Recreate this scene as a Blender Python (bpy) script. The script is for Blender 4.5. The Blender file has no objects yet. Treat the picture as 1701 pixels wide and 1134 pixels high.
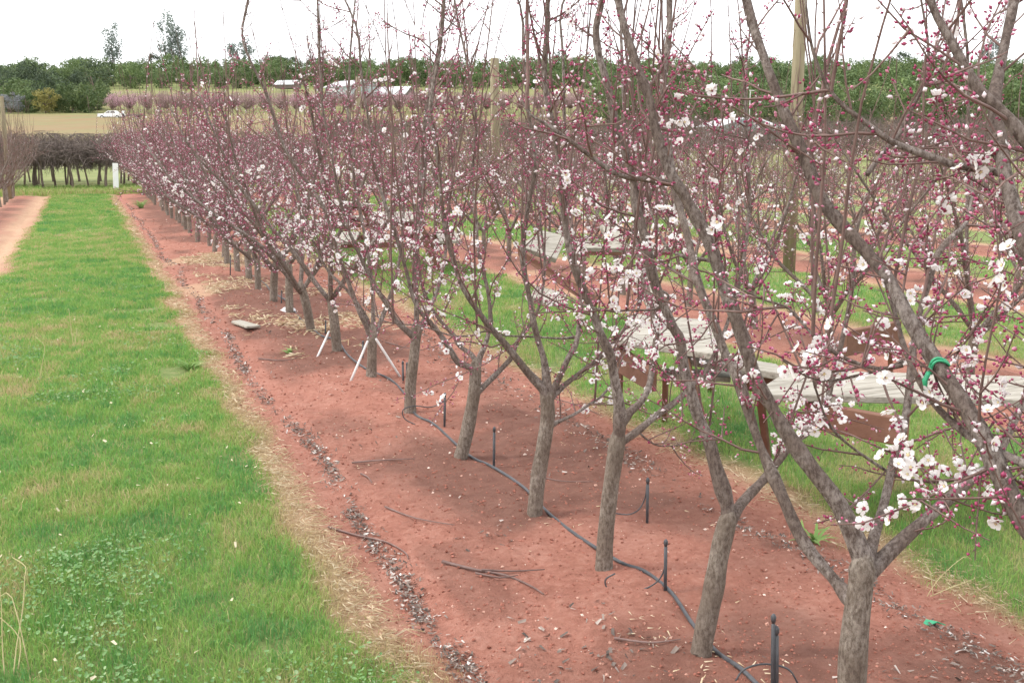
import bpy, math, random
import numpy as np
from mathutils import Vector, Matrix

sc = bpy.context.scene
COL = sc.collection
rng = np.random.default_rng(7)
random.seed(7)

# ------------------------------------------------------------------ camera, world, sun, exposure
EYE = 1.7
FPX, CX, CY = 1795.0, 850.5, 567.0            # photograph pixels (1701 x 1134)
PH = math.atan(327.0 / FPX)
TH = math.atan(713.5 / FPX * math.cos(PH))
cam_d = bpy.data.cameras.new("camera")
cam_d.sensor_width = 36.0
cam_d.lens = FPX / 1701.0 * 36.0
cam_d.clip_start = 0.05
cam_d.clip_end = 4000
cam = bpy.data.objects.new("camera", cam_d)
COL.objects.link(cam)
cam.location = (0, 0, EYE)
cam.rotation_euler = (math.pi / 2 - PH, 0, -TH)
sc.camera = cam

SUN_EL, SUN_AZ = math.radians(52), math.radians(-70)
world = bpy.data.worlds.new("World")
sc.world = world
world.use_nodes = True
wn, wl = world.node_tree.nodes, world.node_tree.links
wn.clear()
w_out = wn.new("ShaderNodeOutputWorld")
w_bg = wn.new("ShaderNodeBackground")
w_bg.inputs["Strength"].default_value = 0.1
w_sky = wn.new("ShaderNodeTexSky")
w_sky.sky_type = 'NISHITA'
w_sky.sun_disc = False
w_sky.sun_elevation = SUN_EL
w_sky.sun_rotation = SUN_AZ
w_sky.dust_density = 4.0
w_mix = wn.new("ShaderNodeMix")
w_mix.data_type = 'RGBA'
w_mix.inputs["Factor"].default_value = 0.88
w_mix.inputs["B"].default_value = (11.2, 11.4, 11.7, 1)     # overcast cloud layer
wl.new(w_sky.outputs["Color"], w_mix.inputs["A"])
wl.new(w_mix.outputs["Result"], w_bg.inputs["Color"])
wl.new(w_bg.outputs["Background"], w_out.inputs["Surface"])

sun_d = bpy.data.lights.new("sun", 'SUN')
sun_d.energy = 1.5
sun_d.angle = math.radians(14)
sun_d.color = (1.0, 0.97, 0.92)
sun = bpy.data.objects.new("sun", sun_d)
COL.objects.link(sun)
sd = Vector((math.sin(SUN_AZ) * math.cos(SUN_EL), math.cos(SUN_AZ) * math.cos(SUN_EL), math.sin(SUN_EL)))
sun.rotation_euler = sd.to_track_quat('Z', 'Y').to_euler()

sc.view_settings.view_transform = 'Standard'
sc.view_settings.look = 'None'
sc.view_settings.gamma = 1.0
sc.view_settings.use_curve_mapping = False
sc.view_settings.exposure = 0.98
sc.cycles.max_bounces = 4
sc.cycles.diffuse_bounces = 3
sc.cycles.glossy_bounces = 1
sc.cycles.transmission_bounces = 2
sc.cycles.transparent_max_bounces = 4
sc.cycles.use_adaptive_sampling = True
sc.cycles.adaptive_threshold = 0.03

# ------------------------------------------------------------------ geometry of the view (to read positions off the photograph)
R_ = np.array([math.cos(TH), -math.sin(TH), 0.0])
F_ = np.array([math.sin(TH) * math.cos(PH), math.cos(TH) * math.cos(PH), -math.sin(PH)])
U_ = np.array([math.sin(TH) * math.sin(PH), math.cos(TH) * math.sin(PH), math.cos(PH)])
FH = np.array([math.sin(TH), math.cos(TH), 0.0])
E_ = np.array([0, 0, EYE])

def ray(x, y):
    return F_ + R_ * (x - CX) / FPX + U_ * (CY - y) / FPX

def ground(x, y, z=0.0):
    d = ray(x, y)
    return E_ + d * ((z - EYE) / d[2])

def at(x, y, D):
    """point on the sight line at horizontal forward distance D"""
    d = ray(x, y)
    return E_ + d * (D / (d @ FH))

TX = [0, 58, 75, 130, 197, 230, 350, 450, 620, 3000]
TZ = [0, 0, .35, 2.6, 6.1, 8.4, 19.2, 28.5, 33, 34]
def terr(s):
    return float(np.interp(s, TX, TZ))
def stand(x, D):
    """world point standing on the terrain, in picture column x, at forward distance D"""
    p = at(x, 240, D)
    return np.array([p[0], p[1], terr(D)])

# ------------------------------------------------------------------ value noise
_NT = np.random.default_rng(3).random((256, 256))
def vnoise(x, y):
    xi, yi = np.floor(x).astype(int), np.floor(y).astype(int)
    fx, fy = x - xi, y - yi
    fx, fy = fx * fx * (3 - 2 * fx), fy * fy * (3 - 2 * fy)
    a = _NT[xi % 256, yi % 256]; b = _NT[(xi + 1) % 256, yi % 256]
    c = _NT[xi % 256, (yi + 1) % 256]; d = _NT[(xi + 1) % 256, (yi + 1) % 256]
    return (a * (1 - fx) + b * fx) * (1 - fy) + (c * (1 - fx) + d * fx) * fy
def fbm(x, y, o=4):
    s = 0; a = .5; t = 0
    for i in range(o):
        s = s + a * vnoise(x * 2 ** i + 17.3 * i, y * 2 ** i + 9.1 * i); t += a; a *= .5
    return s / t
def sstep(a, b, x):
    t = np.clip((x - a) / (b - a), 0, 1)
    return t * t * (3 - 2 * t)

# ------------------------------------------------------------------ materials
def new_mat(name):
    m = bpy.data.materials.new(name)
    m.use_nodes = True
    return m, m.node_tree.nodes, m.node_tree.links, m.node_tree.nodes["Principled BSDF"]

def mat(name, c1, c2=None, scale=8.0, rough=0.8, bump=0.0, bscale=None, detail=6.0, stretch=None,
        transl=0.0, spec=0.25, c3=None, coord="Object", rand=0.0):
    """noise-mixed colours, optional bump, translucency and a per-object tint"""
    m, n, l, b = new_mat(name)
    b.inputs["Roughness"].default_value = rough
    b.inputs["Specular IOR Level"].default_value = spec
    tc = n.new("ShaderNodeTexCoord")
    src = tc.outputs[coord]
    if stretch:
        mp = n.new("ShaderNodeMapping")
        mp.inputs["Scale"].default_value = stretch
        l.new(src, mp.inputs["Vector"]); src = mp.outputs["Vector"]
    nz = n.new("ShaderNodeTexNoise")
    nz.inputs["Scale"].default_value = scale
    nz.inputs["Detail"].default_value = detail
    nz.inputs["Roughness"].default_value = .65
    l.new(src, nz.inputs["Vector"])
    cr = n.new("ShaderNodeValToRGB")
    cr.color_ramp.elements[0].position = .32
    cr.color_ramp.elements[1].position = .68
    cr.color_ramp.elements[0].color = (*c1, 1)
    cr.color_ramp.elements[1].color = (*(c2 or c1), 1)
    if c3:
        e = cr.color_ramp.elements.new(.5); e.color = (*c3, 1)
    l.new(nz.outputs["Fac"], cr.inputs["Fac"])
    out = cr.outputs["Color"]
    if rand:
        oi = n.new("ShaderNodeObjectInfo")
        hs = n.new("ShaderNodeHueSaturation")
        mr = n.new("ShaderNodeMapRange")
        mr.inputs["To Min"].default_value = 1 - rand
        mr.inputs["To Max"].default_value = 1 + rand
        l.new(oi.outputs["Random"], mr.inputs["Value"])
        l.new(mr.outputs["Result"], hs.inputs["Value"])
        l.new(out, hs.inputs["Color"]); out = hs.outputs["Color"]
    l.new(out, b.inputs["Base Color"])
    if bump:
        nb = n.new("ShaderNodeTexNoise")
        nb.inputs["Scale"].default_value = bscale or scale * 3
        nb.inputs["Detail"].default_value = 8
        l.new(src, nb.inputs["Vector"])
        bp = n.new("ShaderNodeBump")
        bp.inputs["Strength"].default_value = bump
        bp.inputs["Distance"].default_value = .02
        l.new(nb.outputs["Fac"], bp.inputs["Height"])
        l.new(bp.outputs["Normal"], b.inputs["Normal"])
    if transl:
        tr = n.new("ShaderNodeBsdfTranslucent")
        l.new(out, tr.inputs["Color"])
        mx = n.new("ShaderNodeMixShader")
        mx.inputs["Fac"].default_value = transl
        l.new(b.outputs["BSDF"], mx.inputs[1]); l.new(tr.outputs["BSDF"], mx.inputs[2])
        l.new(mx.outputs["Shader"], n["Material Output"].inputs["Surface"])
    return m

def bark_mat(name, dark, mid, pale, rand=.08):
    """bark: broad grey and brown areas, fine dark flecks, raised lenticels"""
    m, n, l, b = new_mat(name)
    b.inputs["Roughness"].default_value = .9; b.inputs["Specular IOR Level"].default_value = .2
    tc = n.new("ShaderNodeTexCoord"); oi = n.new("ShaderNodeObjectInfo")
    ad = n.new("ShaderNodeVectorMath"); ad.operation = 'ADD'
    l.new(tc.outputs["Object"], ad.inputs[0]); l.new(oi.outputs["Location"], ad.inputs[1])
    def nz(scale, rough=.6, st=None):
        z = n.new("ShaderNodeTexNoise"); z.inputs["Scale"].default_value = scale; z.inputs["Detail"].default_value = 8; z.inputs["Roughness"].default_value = rough
        v = ad.outputs[0]
        if st:
            mp = n.new("ShaderNodeMapping"); mp.inputs["Scale"].default_value = st; l.new(v, mp.inputs["Vector"]); v = mp.outputs["Vector"]
        l.new(v, z.inputs["Vector"]); return z.outputs["Fac"]
    def rp(f, a, c, p0, p1):
        r = n.new("ShaderNodeValToRGB"); e = r.color_ramp.elements
        e[0].position, e[0].color, e[1].position, e[1].color = p0, (*a, 1), p1, (*c, 1); l.new(f, r.inputs["Fac"]); return r.outputs["Color"]
    broad = rp(nz(7, .5), mid, pale, .42, .62)
    fl = n.new("ShaderNodeMix"); fl.data_type = 'RGBA'
    fr = rp(nz(95, .75, (1, 1, .45)), (0, 0, 0), (1, 1, 1), .40, .60)
    l.new(fr, fl.inputs["Factor"]); fl.inputs["A"].default_value = (*dark, 1); l.new(broad, fl.inputs["B"])
    l.new(fl.outputs["Result"], b.inputs["Base Color"])
    bp = n.new("ShaderNodeBump"); bp.inputs["Strength"].default_value = 1.0; bp.inputs["Distance"].default_value = .012
    l.new(nz(70, .75, (1, 1, .6)), bp.inputs["Height"]); l.new(bp.outputs["Normal"], b.inputs["Normal"])
    return m

def tint_mat(name, stops, transl=.25, rough=.7, nscale=0):
    """colour from the per-blade float attribute 'tint' (the species / dryness of the blade)"""
    m, n, l, b = new_mat(name)
    b.inputs["Roughness"].default_value = rough
    b.inputs["Specular IOR Level"].default_value = .2
    a = n.new("ShaderNodeAttribute"); a.attribute_name = "tint"
    cr = n.new("ShaderNodeValToRGB")
    el = cr.color_ramp.elements
    el[0].position, el[0].color = stops[0][0], (*stops[0][1], 1)
    el[1].position, el[1].color = stops[-1][0], (*stops[-1][1], 1)
    for p, c in stops[1:-1]:
        e = el.new(p); e.color = (*c, 1)
    l.new(a.outputs["Fac"], cr.inputs["Fac"])
    l.new(cr.outputs["Color"], b.inputs["Base Color"])
    tr = n.new("ShaderNodeBsdfTranslucent")
    l.new(cr.outputs["Color"], tr.inputs["Color"])
    mx = n.new("ShaderNodeMixShader"); mx.inputs["Fac"].default_value = transl
    l.new(b.outputs["BSDF"], mx.inputs[1]); l.new(tr.outputs["BSDF"], mx.inputs[2])
    l.new(mx.outputs["Shader"], n["Material Output"].inputs["Surface"])
    return m

M = {}
M['bark'] = bark_mat("trunk_bark", (.125, .094, .073), (.235, .19, .153), (.34, .29, .243))
M['limb'] = bark_mat("limb_bark", (.10, .072, .06), (.215, .168, .142), (.36, .312, .28))
M['twig'] = mat("twig_bark", (.10, .058, .05), (.205, .135, .118), 12, .7, rand=.1)
M['bud'] = mat("maroon_bud", (.27, .035, .09), (.44, .09, .18), 60, .5, transl=.15)
M['budpink'] = mat("pink_bud", (.52, .17, .27), (.70, .32, .42), 60, .5, transl=.25)
M['budwhite'] = mat("white_bud", (.78, .66, .70), (.88, .82, .82), 60, .5, transl=.3)
M['petal'] = mat("white_petal", (.86, .82, .82), (.92, .90, .88), 40, .55, transl=.35)
M['stamen'] = mat("stamen", (.62, .48, .25), (.72, .62, .40), 80, .6)
M['calyx'] = mat("calyx", (.20, .03, .06), (.30, .05, .08), 60, .6)
M['grass'] = tint_mat("grass_blades", [(0, (.50, .38, .22)), (.2, (.43, .39, .18)), (.42, (.285, .39, .105)), (.7, (.19, .37, .085)), (1, (.12, .28, .085))], .35)
M['straw'] = tint_mat("dry_straw", [(0, (.40, .28, .17)), (.5, (.52, .41, .26)), (1, (.64, .55, .40))], .2)
M['litter'] = tint_mat("leaf_litter", [(0, (.07, .055, .048)), (.5, (.16, .125, .105)), (.78, (.28, .22, .185)), (.93, (.45, .39, .35)), (1, (.66, .63, .6))], .05)
M['clod'] = tint_mat("soil_clods", [(0, (.19, .068, .046)), (.86, (.35, .14, .10)), (.97, (.50, .30, .23)), (1, (.70, .6, .52))], 0)
M['clover'] = tint_mat("clover_leaves", [(0, (.10, .20, .07)), (.6, (.17, .30, .11)), (1, (.29, .39, .20))], .25)
M['wood'] = mat("weathered_wood", (.17, .15, .12), (.39, .36, .31), 9, .85, .12, 60, stretch=(.5, 4, 4), c3=(.31, .285, .24), coord="Object", rand=.08)
M['woodbrown'] = mat("brown_stained_wood", (.15, .075, .05), (.22, .115, .08), 6, .8, .3, 30, rand=.1)
M['post'] = mat("treated_post", (.17, .14, .085), (.30, .26, .17), 5, .85, .4, 20, stretch=(3, 3, .25))
M['pipe'] = mat("black_poly_pipe", (.028, .03, .034), (.07, .07, .075), 20, .45, spec=.5)
M['pvc'] = mat("white_pole", (.55, .52, .50), (.72, .70, .68), 6, .5)
M['bag'] = mat("white_bag", (.75, .72, .72), (.86, .84, .84), 10, .5, .4, 12)
M['greentie'] = mat("green_plastic", (.02, .26, .12), (.05, .40, .20), 20, .4, spec=.5)
M['vinewood'] = mat("vine_wood", (.13, .095, .075), (.27, .21, .175), 6, .9, rand=.15)
M['cane'] = mat("vine_canes", (.09, .07, .06), (.19, .15, .13), 3, .9, rand=.1)
M['fartwig'] = mat("far_twigs", (.13, .085, .07), (.22, .155, .13), 5, .9, rand=.1)
M['white'] = mat("white_paint", (.80, .79, .77), (.86, .85, .83), 3, .35, spec=.5)
M['glass'] = mat("dark_glass", (.10, .09, .08), (.16, .15, .14), 3, .15, spec=.6)
M['tyre'] = mat("tyre", (.025, .025, .025), (.04, .04, .04), 10, .8)
M['roof'] = mat("pale_roof", (.44, .45, .46), (.60, .60, .60), 1.5, .4, stretch=(1, 1, 1))
M['shedwall'] = mat("shed_wall", (.30, .35, .35), (.40, .45, .44), 1.2, .6)
M['shedbrown'] = mat("shed_dark", (.14, .11, .10), (.20, .16, .14), 1.2, .8)

def foliage(name, a, b, c=None):
    return mat(name, a, b, .55, .6, c3=c, transl=.22, rand=.18)
M['citrus'] = foliage("citrus_leaves", (.055, .10, .04), (.185, .235, .09))
M['bright'] = foliage("bright_leaves", (.06, .105, .045), (.19, .25, .095))
M['dark'] = foliage("dark_leaves", (.035, .058, .036), (.10, .13, .065))
M['euca'] = foliage("hazy_grey_green_leaves", (.15, .18, .16), (.25, .29, .25))  # skyline leaves: grey-green with distance haze mixed into the colour
M['yellow'] = foliage("yellow_leaves", (.16, .15, .045), (.28, .25, .08))
M['grey'] = foliage("grey_leaves", (.20, .21, .22), (.34, .35, .36))
M['pinkbl'] = mat("pink_bloom", (.42, .24, .30), (.60, .38, .44), 1.2, .6, transl=.25, rand=.15)
M['mauve'] = mat("mauve_bloom", (.30, .19, .20), (.42, .27, .29), 1.2, .7, transl=.2, rand=.15)

# ------------------------------------------------------------------ mesh building
def mesh_np(name, V, T=None, Q=None, mats=(), tm=None, qm=None, smooth=False, tint=None):
    me = bpy.data.meshes.new(name)
    V = np.asarray(V, np.float32).reshape(-1, 3)
    T = np.zeros((0, 3), np.int32) if T is None or len(T) == 0 else np.asarray(T, np.int32)
    Q = np.zeros((0, 4), np.int32) if Q is None or len(Q) == 0 else np.asarray(Q, np.int32)
    nt, nq = len(T), len(Q)
    me.vertices.add(len(V)); me.vertices.foreach_set("co", V.ravel())
    me.loops.add(nt * 3 + nq * 4)
    me.loops.foreach_set("vertex_index", np.concatenate([T.ravel(), Q.ravel()]))
    me.polygons.add(nt + nq)
    me.polygons.foreach_set("loop_start", np.concatenate([np.arange(nt) * 3, nt * 3 + np.arange(nq) * 4]).astype(np.int32))
    for m in mats: me.materials.append(m)
    if tm is not None or qm is not None:
        mi = np.concatenate([np.zeros(nt, np.int32) if tm is None else np.asarray(tm, np.int32), np.zeros(nq, np.int32) if qm is None else np.asarray(qm, np.int32)])
        me.polygons.foreach_set("material_index", mi)
    me.polygons.foreach_set("use_smooth", np.full(nt + nq, smooth))
    if tint is not None:
        at_ = me.attributes.new("tint", 'FLOAT', 'POINT')
        at_.data.foreach_set("value", np.asarray(tint, np.float32))
    me.update(calc_edges=True)
    return me

def link(name, me, parent=None, kind=None):
    o = bpy.data.objects.new(name, me)
    COL.objects.link(o)
    if parent is not None: o.parent = parent
    if kind: o["kind"] = kind
    return o
def empty(name, loc=(0, 0, 0), rz=0.0, label=None, cat=None, group=None):
    o = bpy.data.objects.new(name, None)
    o.empty_display_size = .2
    COL.objects.link(o)
    o.location = [float(v) for v in loc]; o.rotation_euler = (0, 0, rz)
    tag(o, label, cat, group)
    return o
def tag(o, label=None, cat=None, group=None, kind=None):
    if label: o["label"] = label
    if cat: o["category"] = cat
    if group: o["group"] = group
    if kind: o["kind"] = kind
    return o

class MB:
    def __init__(s): s.V = []; s.T = []; s.Q = []; s.tm = []; s.qm = []; s.n = 0
    def add(s, V, T=None, Q=None, m=0):
        V = np.asarray(V, float).reshape(-1, 3)
        s.V.append(V)
        if T is not None and len(T): s.T.append(np.asarray(T) + s.n); s.tm.append(np.full(len(T), m) if np.isscalar(m) else m)
        if Q is not None and len(Q): s.Q.append(np.asarray(Q) + s.n); s.qm.append(np.full(len(Q), m) if np.isscalar(m) else m)
        s.n += len(V)
    def tube(s, P, r, k=6, m=0, cap=True):
        P = np.asarray(P, float); n = len(P)
        r = np.broadcast_to(np.asarray(r, float), (n,))
        t = np.gradient(P, axis=0); t /= np.linalg.norm(t, axis=1)[:, None] + 1e-9
        a = np.array([1., 0, 0]) if abs(t[0][0]) < .8 else np.array([0, 1., 0])
        N = np.zeros_like(P)
        u = a - t[0] * (a @ t[0])
        for i in range(n):
            u = u - t[i] * (u @ t[i]); u /= np.linalg.norm(u) + 1e-9; N[i] = u
        B = np.cross(t, N)
        an = np.arange(k) * 2 * math.pi / k
        V = P[:, None] + r[:, None, None] * (np.cos(an)[None, :, None] * N[:, None] + np.sin(an)[None, :, None] * B[:, None])
        i = np.arange(n - 1)[:, None] * k; j = np.arange(k)[None]; j2 = (j + 1) % k
        Q = np.stack([i + j, i + j2, i + k + j2, i + k + j], -1).reshape(-1, 4)
        V = V.reshape(-1, 3)
        T = None
        if cap:
            V = np.vstack([V, P[0:1], P[-1:]])
            c0, c1 = n * k, n * k + 1; b = (n - 1) * k
            T = [(c0, (q + 1) % k, q) for q in range(k)] + [(c1, b + q, b + (q + 1) % k) for q in range(k)]
        s.add(V, T, Q, m)
    def scatter(s, tv, tf, loc, mats, m=0):
        """template triangles copied to loc with 3x3 matrices"""
        N = len(loc)
        if N == 0: return
        V = np.einsum('nij,vj->nvi', mats, tv) + np.asarray(loc)[:, None]
        T = (np.asarray(tf)[None] + (np.arange(N) * len(tv))[:, None, None]).reshape(-1, 3)
        s.add(V.reshape(-1, 3), T, None, m)
    def box(s, c, d, rot=None, m=0):
        c = np.asarray(c, float); d = np.asarray(d, float) / 2
        v = np.array([(x, y, z) for x in (-1, 1) for y in (-1, 1) for z in (-1, 1)]) * d
        if rot is not None: v = v @ np.array(rot).T
        s.add(v + c, None, [(0, 1, 3, 2), (4, 6, 7, 5), (0, 4, 5, 1), (2, 3, 7, 6), (0, 2, 6, 4), (1, 5, 7, 3)], m)
    def mesh(s, name, mats, smooth=False, tint=None):
        V = np.vstack(s.V) if s.V else np.zeros((0, 3))
        return mesh_np(name, V, np.vstack(s.T) if s.T else None, np.vstack(s.Q) if s.Q else None, mats,
                       np.concatenate(s.tm) if s.tm else None, np.concatenate(s.qm) if s.qm else None, smooth, tint)

def nrm(v): return v / (np.linalg.norm(v, axis=-1, keepdims=True) + 1e-9)
def frames(d, roll=None):
    """matrices whose z column is d"""
    d = nrm(np.asarray(d, float)); n = len(d)
    a = np.where(np.abs(d[:, 2:3]) < .9, np.array([[0, 0, 1.]]), np.array([[1., 0, 0]]))
    x = nrm(np.cross(a, d)); y = np.cross(d, x)
    if roll is not None:
        c, s_ = np.cos(roll)[:, None], np.sin(roll)[:, None]
        x, y = x * c + y * s_, -x * s_ + y * c
    return np.stack([x, y, d], -1)
def smooth_path(P, m=4):
    P = np.asarray(P, float); n = len(P)
    if n < 3: return np.array([P[0] + (P[-1] - P[0]) * t for t in np.linspace(0, 1, m + 1)])
    out = []
    for i in range(n - 1):
        p0 = P[max(i - 1, 0)]; p1 = P[i]; p2 = P[i + 1]; p3 = P[min(i + 2, n - 1)]
        for j in range(m):
            t = j / m
            out.append(.5 * ((2 * p1) + (-p0 + p2) * t + (2 * p0 - 5 * p1 + 4 * p2 - p3) * t * t + (-p0 + 3 * p1 - 3 * p2 + p3) * t ** 3))
    out.append(P[-1])
    return np.array(out)

# ================================================================== THE GROUND
ROWX, PITCH = 1.82, 3.9
def lane_dist(X):
    """0 in the bed centre, grows towards the middle of the grass lane; beds 2.15 wide"""
    bc = 1.98
    k = np.round((X - bc) / PITCH)
    return np.abs(X - bc - k * PITCH) + np.where(k == 0, 0, np.where(k < 0, .36, .30))
HALF_BED = 1.07
def grassiness(X, Y):
    d = lane_dist(X) + (fbm(X * 2.2, Y * 2.2, 4) - .5) * .34 + (fbm(X * .6, Y * .35 + 40, 2) - .5) * .22
    return sstep(HALF_BED - .04, HALF_BED + .30, d)
def ground_z(X, Y):
    d = lane_dist(X)
    near = np.clip(14 / np.maximum(Y, 1), 0, 1)
    bed = 1 - sstep(.75, 1.15, d)
    z = .035 * bed * np.cos(np.clip(d, 0, 1.1) * 1.4) - .02 * np.exp(-((d - .93) / .1) ** 2)
    z = z + bed * ((fbm(X * 3, Y * 3, 3) - .5) * .05 + near * (fbm(X * 13, Y * 13, 3) - .5) * .034)
    z = z + (1 - bed) * (fbm(X * 2, Y * 2 + 5, 3) - .5) * .03
    return z
def gz(x, y): return float(ground_z(np.array([x]), np.array([y]))[0])

xs = np.concatenate([np.arange(-9, -1.6, .16), np.arange(-1.6, 4.6, .036), np.arange(4.6, 10, .09), np.arange(10, 30.1, .22)])
ys = [0.6]
while ys[-1] < 45: ys.append(ys[-1] + max(.02, .0085 * ys[-1]))
ys = np.array(ys)
GX, GY = np.meshgrid(xs, ys)
GZ = ground_z(GX, GY)
ny, nx = GX.shape
ii = (np.arange(ny - 1)[:, None] * nx + np.arange(nx - 1)[None]).ravel()
gme = mesh_np("ground", np.stack([GX, GY, GZ], -1), None, np.stack([ii, ii + 1, ii + nx + 1, ii + nx], -1), (), smooth=True)
gr = grassiness(GX, GY)
ld = lane_dist(GX)
head = sstep(39.3, 40.2, GY + (fbm(GX * .8, GY * .8) - .5) * 1.2)
gr = np.maximum(gr, head)
straw = np.exp(-((ld - (HALF_BED + np.where(GX < -1, -.1, .07))) / np.where(GX < -1, .3, .095)) ** 2) * (.45 + .9 * fbm(GX * 4, GY * 2.5 + 9, 3))
strawp = sstep(.55, .75, fbm(GX * 1.6 + 3, GY * .9 + 50, 3)) * sstep(9, 11.5, GY) * (1 - sstep(17, 21, GY)) * (ld < 1.1)
straw = np.clip(straw + .8 * strawp, 0, 1)
damp = np.exp(-((ld - .05) / .62) ** 2) * sstep(.30, .58, fbm(GX * 1.1, GY * .8 + 21, 4)) * 1.35 + .5 * sstep(.5, .7, fbm(GX * 3, GY * 3 + 80, 3)) * (ld < .8)
for nm, a in (("grassy", gr), ("strawy", straw), ("damp", np.clip(damp, 0, 1))):
    at_ = gme.attributes.new(nm, 'FLOAT', 'POINT'); at_.data.foreach_set("value", a.astype(np.float32).ravel())
m, n, l, b = new_mat("orchard_floor")
b.inputs["Roughness"].default_value = .95; b.inputs["Specular IOR Level"].default_value = .1
tc = n.new("ShaderNodeTexCoord")
def noise(scale, detail=6, rough=.6):
    z = n.new("ShaderNodeTexNoise"); z.inputs["Scale"].default_value = scale; z.inputs["Detail"].default_value = detail
    z.inputs["Roughness"].default_value = rough; l.new(tc.outputs["Object"], z.inputs["Vector"]); return z.outputs["Fac"]
def ramp(f, stops):
    r = n.new("ShaderNodeValToRGB"); e = r.color_ramp.elements
    e[0].position, e[0].color = stops[0][0], (*stops[0][1], 1); e[1].position, e[1].color = stops[-1][0], (*stops[-1][1], 1)
    for p, c in stops[1:-1]:
        q = e.new(p); q.color = (*c, 1)
    l.new(f, r.inputs["Fac"]); return r.outputs["Color"]
def mix(f, a, c):
    x = n.new("ShaderNodeMix"); x.data_type = 'RGBA'; l.new(f, x.inputs["Factor"]); l.new(a, x.inputs["A"]); l.new(c, x.inputs["B"]); return x.outputs["Result"]
def attr(k):
    a = n.new("ShaderNodeAttribute"); a.attribute_name = k; return a.outputs["Fac"]
def math_(op, a, c=None, v=None, clamp=False):
    x = n.new("ShaderNodeMath"); x.operation = op; x.use_clamp = clamp; l.new(a, x.inputs[0])
    if c is not None: l.new(c, x.inputs[1])
    elif v is not None: x.inputs[1].default_value = v
    return x.outputs[0]
soil = ramp(noise(3.2, 10, .7), [(.3, (.245, .098, .070)), (.5, (.35, .155, .113)), (.7, (.42, .22, .168))])
soil2 = ramp(noise(26, 8, .75), [(.3, (.165, .064, .045)), (.5, (.34, .148, .108)), (.72, (.52, .30, .235))])
soilmix = n.new("ShaderNodeMix"); soilmix.data_type = 'RGBA'; soilmix.inputs["Factor"].default_value = .45
l.new(soil, soilmix.inputs["A"]); l.new(soil2, soilmix.inputs["B"])
dampc = ramp(noise(9, 8, .7), [(.3, (.10, .049, .037)), (.7, (.195, .103, .079))])
s1 = mix(math_('MULTIPLY', attr("damp"), v=.8), soilmix.outputs["Result"], dampc)
strc = ramp(noise(45, 8, .8), [(.3, (.34, .19, .12)), (.5, (.47, .33, .21)), (.72, (.58, .46, .31))])
s2 = mix(math_('MULTIPLY', attr("strawy"), v=.75), s1, strc)
grc = ramp(noise(12, 10, .8), [(.3, (.10, .15, .05)), (.5, (.17, .22, .075)), (.72, (.30, .26, .14))])
s3 = mix(attr("grassy"), s2, grc)
l.new(s3, b.inputs["Base Color"])
bp = n.new("ShaderNodeBump"); bp.inputs["Strength"].default_value = 1.0; bp.inputs["Distance"].default_value = .024
l.new(noise(26, 12, .75), bp.inputs["Height"]); l.new(bp.outputs["Normal"], b.inputs["Normal"])
gme.materials.append(m)
tag(link("ground", gme), kind="structure", label="red soil orchard floor with grass lanes between the tree rows")

# terrain beyond, rising to a hill
us = np.concatenate([np.arange(-120, 60, 6), np.arange(60, 470, 5), np.arange(470, 900, 30), [1200, 1800, 2600]])
vs = np.concatenate([[-2200, -1400, -900], np.arange(-600, 601, 15), [900, 1400, 2200]])
UU, VV = np.meshgrid(us, vs)
TZg = np.interp(UU, TX, TZ) + np.where(UU > 75, (fbm(UU * .02 + 30, VV * .02 + 30, 3) - .5) * np.clip((UU - 75) / 100, 0, 1) * 1.2, 0) - .06
WX = UU * FH[0] + VV * R_[0]; WY = UU * FH[1] + VV * R_[1]
ny, nx = UU.shape
ii = (np.arange(ny - 1)[:, None] * nx + np.arange(nx - 1)[None]).ravel()
tme = mesh_np("terrain", np.stack([WX, WY, TZg], -1), None, np.stack([ii, ii + nx, ii + nx + 1, ii + 1], -1), (), smooth=True)
far = np.interp(UU, [0, 36, 39, 66, 92, 104, 205, 222, 330, 345, 3000], [.0, .0, 1, 1, .9, .3, .28, .75, .7, 1, 1])
a_ = tme.attributes.new("green", 'FLOAT', 'POINT'); a_.data.foreach_set("value", far.astype(np.float32).ravel())
m, n, l, b = new_mat("hill_fields")
b.inputs["Roughness"].default_value = .95; b.inputs["Specular IOR Level"].default_value = .1
tc = n.new("ShaderNodeTexCoord")
brown = ramp(noise(.11, 8, .7), [(.33, (.25, .135, .085)), (.5, (.225, .155, .09)), (.68, (.155, .155, .07))])
green = ramp(noise(.2, 8, .75), [(.3, (.12, .155, .05)), (.55, (.185, .20, .08)), (.75, (.29, .26, .14))])
f = math_('ADD', attr("green"), math_('MULTIPLY', math_('SUBTRACT', noise(.05, 4), v=.5), v=.8), clamp=True)
l.new(mix(f, brown, green), b.inputs["Base Color"])
tme.materials.append(m)
tag(link("terrain", tme), kind="structure", label="brown and green fields rising to a low hill")

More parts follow.
